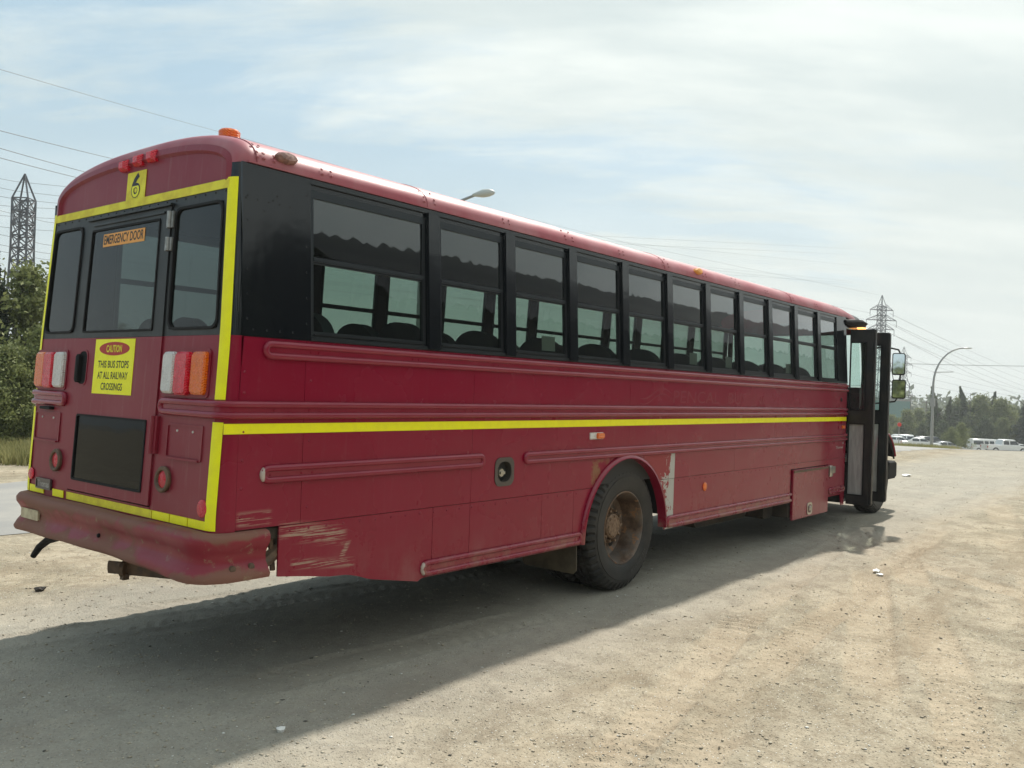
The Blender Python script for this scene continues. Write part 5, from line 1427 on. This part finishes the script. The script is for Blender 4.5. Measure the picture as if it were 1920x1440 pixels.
make_proto('spruB', crown_spruce(6, 9, 3.6, 5200, .17, 1.6), 'leaf_d', 9, .13, 6)
make_proto('spruN', crown_spruce(7, 6.4, 1.7, 14000, .10, .1), 'leaf_s', 6.4, .10, 7)
def tree(key, pos, s, rz, label, group, cat='tree', name='tree', sz=None):
    root = link(name, None, label=label, cat=cat, group=group, loc=pos, rz=rz); root.scale = (s, s, sz or s)
    link('crown', proto[key][0], root); link('trunk', proto[key][1], root); return root
rg = random.Random(11)
# left: bushes past the road, behind the tail of the coach
LB_ = [(-120, 24, 'spruN', 1.0, 'dark spruce at the left picture edge, below the lattice pylon', 500), (-15, 24, 'spruN', .95, 'dark spruce just left of the lattice pylon, cut by the picture edge', 480),
       (45, 25, 'bushA', 1.0, 'pale green willow bush directly left of the coach tail', 480), (10, 21.5, 'bushB', .62, 'low willow bush at the grass edge, left of the tail lamps', 640),
       (120, 27, 'bushA', 1.0, 'pale willow bush hidden behind the left tail lamp of the coach', 500), (80, 22.5, 'bushB', .7, 'low pale bush just behind the left edge of the coach tail', 600), (-90, 21, 'bushB', .8, 'low willow bush just outside the left picture edge', 600), (-260, 24, 'bushA', 1.1, 'tall willow bush well outside the left picture edge', 500), (-420, 25, 'bushA', 1.1, 'farthest tall willow bush outside the left picture edge', 500)]
for px, dep, key, s, lab, top in LB_:
    p = at(px, 800, dep); p.z = 0
    Hh = {'spruN': 6.4, 'bushA': 5.7, 'bushB': 5.1}[key]; want = at(px, top, dep).z; s_ = want/Hh
    tree(key, p, max(.5, s_*1.05 if key[0] == 's' else s_*1.0), rg.random()*6, lab or 'pale green willow bush hidden behind the coach tail or out of frame left', 'willows beyond the road' if key != 'spruN' else 'dark spruces at the left', cat='bush' if 'bush' in key else 'tree', name='willow_bush' if 'bush' in key else 'spruce_tree')
# trees standing behind the photographer: they darken the lower half of what the panels and rear glass mirror
k = 0
for x_, y_, s_ in ((17, -29, 1.15), (13.5, -30, 1.0), (10, -28, 1.2), (6.5, -30, .95), (3, -29, 1.1), (-1, -31, 1.0), (-5, -29, 1.2), (-9, -30, 1.1), (-14, -27, 1.2), (-19, -22, 1.1), (-23, -17, 1.2), (-26, -11, 1.1), (-28, -5, 1.25), (-29, 1, 1.1), (-28, 18, 1.2), (-26, 24, 1.1)):
    tree(('poplA', 'poplB')[k % 2], (x_, y_, 0), s_*1.0, k*1.3, 'leafy tree behind the photographer, mirrored in the coach, '+ORD[k]+' from the shed', 'trees mirrored in the coach', cat='tree', name='leafy_tree'); k += 1
# hedge of trees beyond the road, glimpsed through the coach windows
k = 0
for px in range(230, 1620, 95):
    dep = 36+rg.random()*14+px*.02; p = at(px+rg.uniform(-20, 20), 760, dep); p.z = ground_z(p)
    tree(('bushA', 'bushB')[k % 2], p, .95+.35*rg.random(), rg.random()*6, 'willow beyond the road, '+ORD[k]+' from the left of those glimpsed through the coach windows', 'willows glimpsed through the coach', cat='bush', name='willow_bush'); k += 1
# right: the tree belt behind the parked cars
TB = [(1640, 150, 'poplB', 788, 'low pale willow just right of the open door, below the far pylon'), (1672, 158, 'poplB', 770, 'olive tree behind the red road sign'), (1700, 150, 'poplB', 758, 'rounded olive tree between mirrors and street lamp'),
      (1722, 160, 'poplB', 756, 'olive tree topping out left of the street lamp'), (1745, 150, 'poplB', 762, 'dusty green tree immediately left of the lamp pole'),
      (1757, 146, 'spruB', 722, 'dark spruce with its tip beside the lamp pole'), (1772, 150, 'spruB', 742, 'short spruce right of the lamp pole'), (1790, 152, 'poplA', 748, 'dark dense tree between lamp pole and white van'),
      (1800, 158, 'poplB', 731, 'feathery tree top first right of the lamp pole'), (1818, 150, 'spruB', 722, 'second feathery tree top above the white van'), (1828, 162, 'poplA', 736, 'dark bushy tree behind the van roof'),
      (1838, 150, 'poplB', 726, 'third feathery tree top, tallest over the van'), (1856, 154, 'spruA', 732, 'dark pointed tree right of the van'), (1866, 160, 'poplB', 738, 'green tree above the white pickup cab'),
      (1876, 148, 'poplB', 733, 'slim pale-tipped tree above the pickup bed'), (1893, 156, 'poplB', 748, 'rounded green tree above the pickup bonnet'), (1905, 164, 'poplA', 752, 'lower green tree near the right picture edge'),
      (1922, 140, 'spruA', 722, 'dark spruce at the right picture edge'), (1945, 150, 'poplA', 738, 'dark tree just outside the right edge'), (1985, 150, 'spruA', 725, 'spruce outside the frame on the right'),
      (1808, 142, 'poplA', 775, 'lower dark foliage behind the van bonnet'), (1770, 140, 'poplA', 780, 'low dark tree at the foot of the belt by the lamp'), (1848, 143, 'poplA', 772, 'low dark tree directly behind the van windows'), (1880, 143, 'poplB', 774, 'low green tree directly behind the pickup'), (1915, 142, 'poplA', 776, 'low dark tree behind the dark cars'),
      (1690, 142, 'poplA', 786, 'low dark tree behind the white cars left of the lamp'), (1730, 141, 'poplA', 784, 'low dark tree just behind the dark wagon')]
for px, dep, key, top, lab in TB:
    p = at(px, 800, dep); p.z = ground_z(p); want = at(px, top, dep).z-p.z
    Hh = {'poplA': 10.6, 'poplB': 9.8, 'spruA': 10.2, 'spruB': 9.2}[key]; s_ = want/Hh
    wx = 1.0*min(1.3, max(.8, .95/s_**.3))
    r_ = tree(key, p, s_, rg.random()*6, lab, 'tree belt behind the parked cars', name='spruce_tree' if 'spru' in key else 'leafy_tree')
# small tree in front of the belt near the lamp
p = at(1803, 800, 118); p.z = ground_z(p); tree('bushA', p, (at(1803, 795, 118).z-p.z)/5.2, 1.2, 'small light bush at the belt edge between lamp and van', 'bushes at the road edge', cat='bush', name='willow_bush')
p = at(1785, 800, 116); p.z = ground_z(p); tree('bushB', p, (at(1785, 803, 116).z-p.z)/4.6, 2.2, 'small bush right of the lamp foot, over the low dark car', 'bushes at the road edge', cat='bush', name='willow_bush')
# far wood and hills
rng = np.random.default_rng(9); C = []
for i in range(900):
    u_ = rng.uniform(-420, 520); d_ = rng.uniform(330, 420); z = -5.7
    h = 7+5*rng.random(); q = rng.normal(size=(26, 3))*np.array([3, 3, 2.4])+np.array([CAM.x+u_*RH.x+d_*FH.x, CAM.y+u_*RH.y+d_*FH.y, z+h*.55]); C.append(q)
C = np.concatenate(C); V_, F_ = leaf_quads(C, 1.5, rng); o = link('distant_wood', np_mesh('distant_wood', V_, F_, M['leaf_d'])); tag(o, 'far wood along the horizon beyond the tree belt', 'wood', kind='stuff')
mb = MB(); vs = []; fs = []; n = 90
for i in range(n+1):
    u_ = -1400+2900*i/n; h = 8+12*math.sin(i*.31+2)+8*math.sin(i*.83+1)+4*math.sin(i*2.1)
    for d_, z in ((1280, -12), (1400, max(4, h)), (1560, -12)): vs.append((CAM.x+u_*RH.x+d_*FH.x, CAM.y+u_*RH.y+d_*FH.y, z))
for i in range(n): 
    for k in range(2): p_ = 3*i+k; fs.append((p_, p_+3, p_+4, p_+1))
mb.raw(vs, fs); M['hill'] = mat('forested_hill', (.06, .085, .07), .9); tag(mb.obj('hills', M['hill'], smooth=60), kind='structure')
# grass at the road edges
def grass(area, n, h, seed, name, label):
    rng = np.random.default_rng(seed); P = area(rng, n); n = len(P); a = rng.random(n)*6.283
    zb = np.array([float(fall(*[np.float64(q_) for q_ in ud(x, y)])) for x, y in P]) if n < 60000 else 0
    hh = h*(.4+.8*rng.random(n)); w = .012*h/.4+.006; lean_ = rng.normal(size=(n, 2))*.25*hh[:, None]
    b = np.stack([P[:, 0], P[:, 1], zb-.02], 1); d = np.stack([np.cos(a)*w, np.sin(a)*w, a*0], 1)
    tip = b+np.stack([lean_[:, 0], lean_[:, 1], hh], 1); mid = b+np.stack([lean_[:, 0]*.35, lean_[:, 1]*.35, hh*.55], 1)
    V_ = np.stack([b-d, b+d, mid+d*.7, tip, mid-d*.7], 1).reshape(-1, 3); o = np.arange(n)[:, None]*5
    F_ = np.concatenate([o+np.array([0, 1, 2]), o+np.array([0, 2, 4]), o+np.array([4, 2, 3])], 0)
    ob = link(name, np_mesh(name, V_, F_, M['weed'], k=3)); tag(ob, label, 'grass', kind='stuff')
def areaL(rng, n):
    px = rng.uniform(-260, 150, n); dep = rng.uniform(17.4, 24, n); P = np.array([[CAM.x+(x-960)/FPX*d*RH.x+d*FH.x, CAM.y+(x-960)/FPX*d*RH.y+d*FH.y] for x, d in zip(px, dep)]); return P
grass(areaL, 16000, .32, 4, 'grass_verge', 'tall dry grass below the willows left of the coach')
def areaR(rng, n):
    px = rng.uniform(1560, 1830, n); dep = rng.uniform(47, 66, n)+(px-1700)*.02; P = np.array([[CAM.x+(x-960)/FPX*d*RH.x+d*FH.x, CAM.y+(x-960)/FPX*d*RH.y+d*FH.y] for x, d in zip(px, dep)])
    P = P[rng.random(len(P)) < np.clip((1810-px)/80, 0, 1)]; return P
grass(areaR, 20000, .42, 5, 'grass_verge', 'rough grass strip past the road in front of the white cars')
def bank(px0, px1, d0, d1):
    pass
# grassy shoulder under the right-hand grass and the left willows
mb = MB(); vs = []; fs = []; n = 24
for i in range(n+1):
    px = -700+ (1700)*i/n; 
    for d_ in (17.6+.4*math.sin(i*1.7), 24, 60):
        p = at(px, 760, d_); u_, q_ = ud(p.x, p.y); vs.append((p.x, p.y, float(fall(u_, np.float64(q_)))+.05 - (.06 if d_ < 18.5 else 0)))
for i in range(n):
    for k in range(2): p_ = 3*i+k; fs.append((p_, p_+3, p_+4, p_+1))
mb.raw(vs, fs); M['turf'] = mat('dry_turf', build=worn((.10, .105, .045), (.20, .17, .09), 3, .9, .95)); tag(mb.obj('grassy_ground', M['turf'], recalc=False), kind='structure')

# ------------------------------------------------------------------ vehicles parked down the slope
M['wheel_car'] = mat('car_tyre', (.015, .015, .015), .7); M['car_rim'] = mat('car_rim', (.35, .35, .35), .35, .6)
M['tail_red'] = mat('car_tail_lamp', (.4, .01, .01), .3); M['headlamp'] = mat('car_headlamp', (.6, .62, .62), .15)
def vehicle(kind, pos, rz, paint, name, label, cat, group='vehicles parked down the slope'):
    root = link(name, None, label=label, cat=cat, group=group, loc=pos, rz=rz)
    # side outline (x, z) of the lower body and of the cabin with its window line
    S = {'van': dict(L=5.6, W=1.0, low=[(-2.8, .38), (-2.78, 1.0), (-2.75, 1.12), (1.75, 1.12), (2.45, .98), (2.72, .80), (2.78, .40)], cab=[(-2.75, 1.12), (-2.62, 1.98), (-2.45, 2.06), (.95, 2.06), (1.15, 1.98), (1.85, 1.12)], win=[(-2.5, -.98), (-.86, -.22), (-.1, .62), (.75, 1.42)], wz=(1.22, 1.80), wh=(-1.75, 1.75), r=.37),
         'pickup': dict(L=5.6, W=.95, low=[(-2.8, .45), (-2.8, 1.08), (-.6, 1.08), (1.2, 1.05), (2.35, .95), (2.7, .75), (2.75, .45)], cab=[(-.95, 1.08), (-.75, 1.72), (-.55, 1.80), (.65, 1.80), (.8, 1.74), (1.45, 1.06)], win=[(-.68, .02), (.12, .95)], wz=(1.16, 1.64), wh=(-1.75, 1.75), r=.39),
         'sedan': dict(L=4.6, W=.9, low=[(-2.3, .35), (-2.32, .85), (-2.2, .98), (-1.2, 1.0), (.9, .96), (1.9, .80), (2.25, .62), (2.3, .35)], cab=[(-1.55, 1.0), (-.9, 1.42), (-.6, 1.47), (.1, 1.46), (.3, 1.42), (1.05, .96)], win=[(-1.0, -.22), (-.12, .55)], wz=(1.06, 1.35), wh=(-1.4, 1.4), r=.33),
         'suv': dict(L=4.7, W=.93, low=[(-2.3, .45), (-2.34, 1.0), (-2.3, 1.1), (1.1, 1.08), (2.0, .98), (2.3, .80), (2.34, .45)], cab=[(-2.3, 1.1), (-2.1, 1.68), (-1.9, 1.76), (.25, 1.78), (.45, 1.72), (1.15, 1.08)], win=[(-1.95, -1.2), (-1.1, -.3), (-.2, .65)], wz=(1.18, 1.62), wh=(-1.4, 1.45), r=.37)}[kind]
    W = S['W']
    def ext(prof, w0, w1, zb, zt, name, mt):
        mb = MB(); n = len(prof); vs = []
        cuts = [(-1, .0), (-1, 1)] 
        def wy(z): return w0+(w1-w0)*(z-zb)/max(.01, zt-zb)
        for s in (-1, 1):
            for x, z in prof: vs.append((x, s*(wy(z)), z))
            for x, z in prof: vs.append((x*.992, s*(wy(z)-.06), z+(.03 if z > zb+.1 else 0)))
        fs = []
        for i in range(n):
            j = (i+1) % n
            fs += [(i, j, n+j, n+i), (2*n+i, 3*n+i, 3*n+j, 2*n+j), (n+i, n+j, 3*n+j, 3*n+i)]
        fs += [tuple(range(n)), tuple(range(2*n, 3*n))]
        mb.raw(vs, fs); return mb.obj(name, mt, root, 30)
    body = ext(S['low'], W, W*.97, .35, 1.1, 'body', M[paint]); cab = ext(S['cab'], W*.94, W*.80, 1.05, 1.8 if kind != 'van' else 2.06, 'cabin', M[paint])
    z0, z1 = S['wz']; ztop = 1.8 if kind != 'van' else 2.06
    def wy(z): return W*.94+(W*.80-W*.94)*(z-1.05)/(ztop-1.05)
    for s in (-1, 1):
        for a, b in S['win']:
            last = (a, b) == S['win'][-1]; mb = MB(); sl = .28 if last else 0
            vs = [(a, s*(wy(z0)+.006), z0), (b+sl, s*(wy(z0)+.006), z0), (b-.05, s*(wy(z1)+.006), z1), (a, s*(wy(z1)+.006), z1)]
            vs += [(x, y-s*.03, z) for x, y, z in vs]; mb.raw(vs, [(0, 1, 2, 3), (4, 5, 6, 7), (0, 1, 5, 4), (1, 2, 6, 5), (2, 3, 7, 6), (3, 0, 4, 7)]); mb.obj('side_window', M['glass_car'], root)
    c = S['cab']; a, b = c[-1], c[-2]; nx, nz = (a[1]-b[1])*-1, (a[0]-b[0]); L = math.hypot(nx, nz); nx, nz = nx/L*.012, nz/L*.012
    mb = MB(); vs = [(a[0]-.05*(1)+nx, -W*.80, a[1]+.08+nz), (a[0]-.05+nx, W*.80, a[1]+.08+nz), (b[0]+.03+nx, W*.72, b[1]-.02+nz), (b[0]+.03+nx, -W*.72, b[1]-.02+nz)]; mb.raw([(x+.04, y, z+.02) for x, y, z in vs], [(0, 1, 2, 3)]); mb.obj('windscreen', M['glass_car'], root, recalc=False)
    for wx in S['wh']:
        for s in (-1, 1):
            mb = MB(); r = S['r']; mb.lathe([(r*.6, 0), (r*.95, 0), (r, -.03), (r, -.18), (r*.6, -.2)], 24, lambda p, q, cc: (wx+p, s*(W+.02+cc), r+q)); wh_ = mb.obj('wheel', M['wheel_car'], root, 40)
            mb = MB(); mb.lathe([(r*.62, -.01), (r*.5, -.05), (.05, -.03), (0, -.03)], 20, lambda p, q, cc: (wx+p, s*(W+.02+cc), r+q)); mb.obj('rim', M['car_rim'], wh_, 40)
    for s in (-1, 1):
        xe_ = S['low'][0][0]; mb = MB(); mb.box(xe_-.03, xe_+.05, s*W*.92-.08, s*W*.92+.04, .72, .95); mb.obj('tail_lamp', M['tail_red'], root)
        xf = S['low'][-2][0]; mb = MB(); mb.box(xf-.12, xf+.03, s*W*.82-.1, s*W*.82+.1, .62, .76); mb.obj('headlamp', M['headlamp'], root)
    if kind == 'pickup':
        mb = MB(); mb.box(-2.68, -.98, -.78, .78, 1.09, 1.115); mb.obj('cargo_bed', M['wheel_car'], root)
        mb = MB(); mb.box(-2.74, -2.66, -.82, -.70, 1.11, 1.2); mb.obj('bed_latch', M['wheel_car'], root)
    mb = MB(); mb.box(-1.9, 1.9, -W*.8, W*.8, .22, .42); mb.obj('underbody', M['wheel_car'], root)
    return root
def park(kind, px, dep, ang, paint, name, label, cat, lift=0):
    p = at(px, 820, dep); p.z = ground_z(p)+lift; return vehicle(kind, p, across+ang, paint, name, label, cat)
park('van', 1852, 134, -.05, 'white_paint', 'van', 'white passenger van with four dark side windows, in front of the tree belt', 'van')
park('pickup', 1886, 114, -.02, 'white_paint', 'pickup_truck', 'white double-cab pickup parked in front of the van', 'pickup truck')
park('sedan', 1900, 145, -.15, 'dark_paint', 'parked_car', 'dark saloon showing between the van and the pickup cab', 'car')
park('suv', 1926, 140, -.1, 'dark_paint', 'parked_car', 'dark off-roader at the right picture edge behind the pickup', 'car')
park('sedan', 1912, 131, -.3, 'white_paint', 'parked_car', 'white saloon at the right edge, nose behind the pickup bonnet', 'car')
park('sedan', 1686, 112, -.55, 'white_paint', 'parked_car', 'leftmost white car, nearest the red road sign', 'car', .25)
park('suv', 1705, 114, -.5, 'white_paint', 'parked_car', 'tallest white car left of the lamp, second in its row', 'car', .2)
park('sedan', 1728, 108, -.45, 'white_paint', 'parked_car', 'white saloon between the white off-roader and the dark wagon', 'car', .1)
park('suv', 1748, 116, -.1, 'dark_paint', 'parked_car', 'dark wagon parked directly left of the lamp pole', 'car', .1)
park('sedan', 1775, 114, -.1, 'silver_paint', 'parked_car', 'low silver car right of the lamp foot, half hidden by weeds', 'car', -.2)
# red round sign on its post
p = at(1686, 796, 88); g = ground_z(p); root = link('road_sign', None, label='small round red sign on a thin post before the white cars', cat='road sign', loc=(p.x, p.y, g), rz=across)
mb = MB(); mb.tube([(0, 0, 0), (0, 0, p.z-g+.3)], .035, 6); mb.obj('post', M['steel'], root)
mb = MB(); mb.lathe([(0, 0), (.21, 0), (.21, .03), (0, .03)], 16, lambda a, b, c: (a, -.04-c, p.z-g+b)); mb.obj('sign_plate', mat('sign_red', (.62, .03, .02), .5), root)
# green substation building and gantry far behind the door
p = at(1684, 765, 230); g = ground_z(p); root = link('substation_building', None, label='teal flat-roofed hall beyond the trees, just right of the coach door', cat='building', loc=(p.x, p.y, g), rz=across)
mb = MB(); mb.box(-9, 3.2, 0, 9, 0, hz(1684, 752, 230)-g); mb.obj('wall', mat('teal_cladding', (.055, .16, .15), .6), root)
mb = MB(); mb.box(-9.2, 3.4, -.3, 9.3, hz(1684, 752, 230)-g, hz(1684, 749.5, 230)-g); mb.obj('roof', mat('roof_edge', (.18, .19, .18), .7), root)
for k in range(5):
    mb = MB(); mb.box(-7.8+2.2*k, -6.7+2.2*k, -.04, 0, 2.0, 4.2); mb.obj('wall_panel', mat('teal_panel', (.075, .20, .19), .6) if k == 0 else bpy.data.materials['teal_panel'], root)
p = at(1690, 745, 260); g = ground_z(p); root = link('substation_gantry', None, label='grey steel gantry with thin uprights above the teal hall', cat='gantry', loc=(p.x, p.y, g), rz=across)
zt = hz(1690, 745, 260)-g
mb = MB()
for z in (zt, zt-.7): mb.bar((-7, 0, z), (2.5, 0, z), .09)
for k in range(20): mb.bar((-7+k*.5, 0, zt-.7*(k % 2)), (-6.5+k*.5, 0, zt-.7*((k+1) % 2)), .05)
mb.obj('beam', M['pylon'], root)
for x_, zz_ in ((-6.8, 735), (-3.5, 722), (-.2, 730), (2.3, 718)): mb = MB(); mb.bar((x_, 0, 0), (x_, 0, hz(1690, zz_, 260)-g), .13); mb.obj('upright', M['pylon'], root)
for px, py, dep, lab in ((1737, 755, 210, 'thin utility pole with short crossbar, in the gap left of the lamp'), (1708, 742, 230, 'bare utility pole at the foot of the far pylon')):
    p = at(px, py, dep); g = ground_z(p); root = link('utility_pole', None, label=lab, cat='utility pole', loc=(p.x, p.y, g), rz=across); H = p.z-g+.4
    mb = MB(); mb.tube([(0, 0, 0), (0, 0, H)], [.16, .11], 6); mb.obj('pole', M['bark'], root)
    mb = MB(); mb.box(-.9, .9, -.06, .06, H-.45, H-.3); mb.obj('crossbar', M['bark'], root)
p = at(1557*1+0, 533, 60)
# ------------------------------------------------------------------ litter on the sand
M['litter'] = mat('white_plastic', (.80, .80, .78), .4)
def litter(x, y, sx, sy, label, mt='litter', h=.02):
    rgl = random.Random(label); mb = MB(); n = 9; vs = [(0, 0, h)]; 
    for i in range(n):
        q = 2*math.pi*i/n; r = .7+.5*rgl.random(); vs.append((sx*r*math.cos(q), sy*r*math.sin(q), h*.9*rgl.random()))
    for i in range(n): q = 2*math.pi*i/n; vs.append((sx*.5*math.cos(q), sy*.5*math.sin(q), -.02))
    fs = [(0, 1+i, 1+(i+1) % n) for i in range(n)]+[(1+i, 1+(i+1) % n, 10+(i+1) % n, 10+i) for i in range(n)]
    mb.raw(vs, fs); z_ = float(relief(np.array([x]), np.array([y]))[0]); o = mb.obj('litter' if mt == 'litter' else 'stone', M[mt]); o.location = (x, y, z_+.006); tag(o, label, 'litter' if mt == 'litter' else 'stone')
litter(7.25, -2.63, .08, .035, 'crumpled white plastic scrap on the sand below the entrance door', h=.03); litter(7.05, -2.72, .06, .04, 'smaller white scrap beside the crumpled plastic', h=.02)
litter(20.5, .5, .22, .12, 'white scrap lying far out on the sand near the road', h=.05)
litter(.16, -1.65, .028, .02, 'white pebble at the edge of the coach shadow, near the front of the picture', 'litter', .018)
M['darkstone'] = mat('dark_stone', (.06, .055, .05), .9)
litter(.59, 2.31, .05, .03, 'dark clod on the sand left of the tail pipe', 'darkstone', .03); litter(9.6, -4.0, .05, .04, 'dark clod out on the open sand at the right', 'darkstone', .03)
HAZE = 0.0007
hb = MB(); hb.box(-1750, 1750, -1750, 1750, -14, 62)
mh = bpy.data.materials.new('haze_air'); mh.use_nodes = True; th = NT(mh.node_tree); th.n.clear()
pv = th.node('ShaderNodeVolumePrincipled'); pv.inputs['Color'].default_value = (.90, .94, .96, 1); pv.inputs['Density'].default_value = HAZE; pv.inputs['Anisotropy'].default_value = .35
oo = th.node('ShaderNodeOutputMaterial'); th.l.new(pv.outputs[0], oo.inputs['Volume'])
if HAZE: tag(hb.obj('haze', mh), kind='stuff')
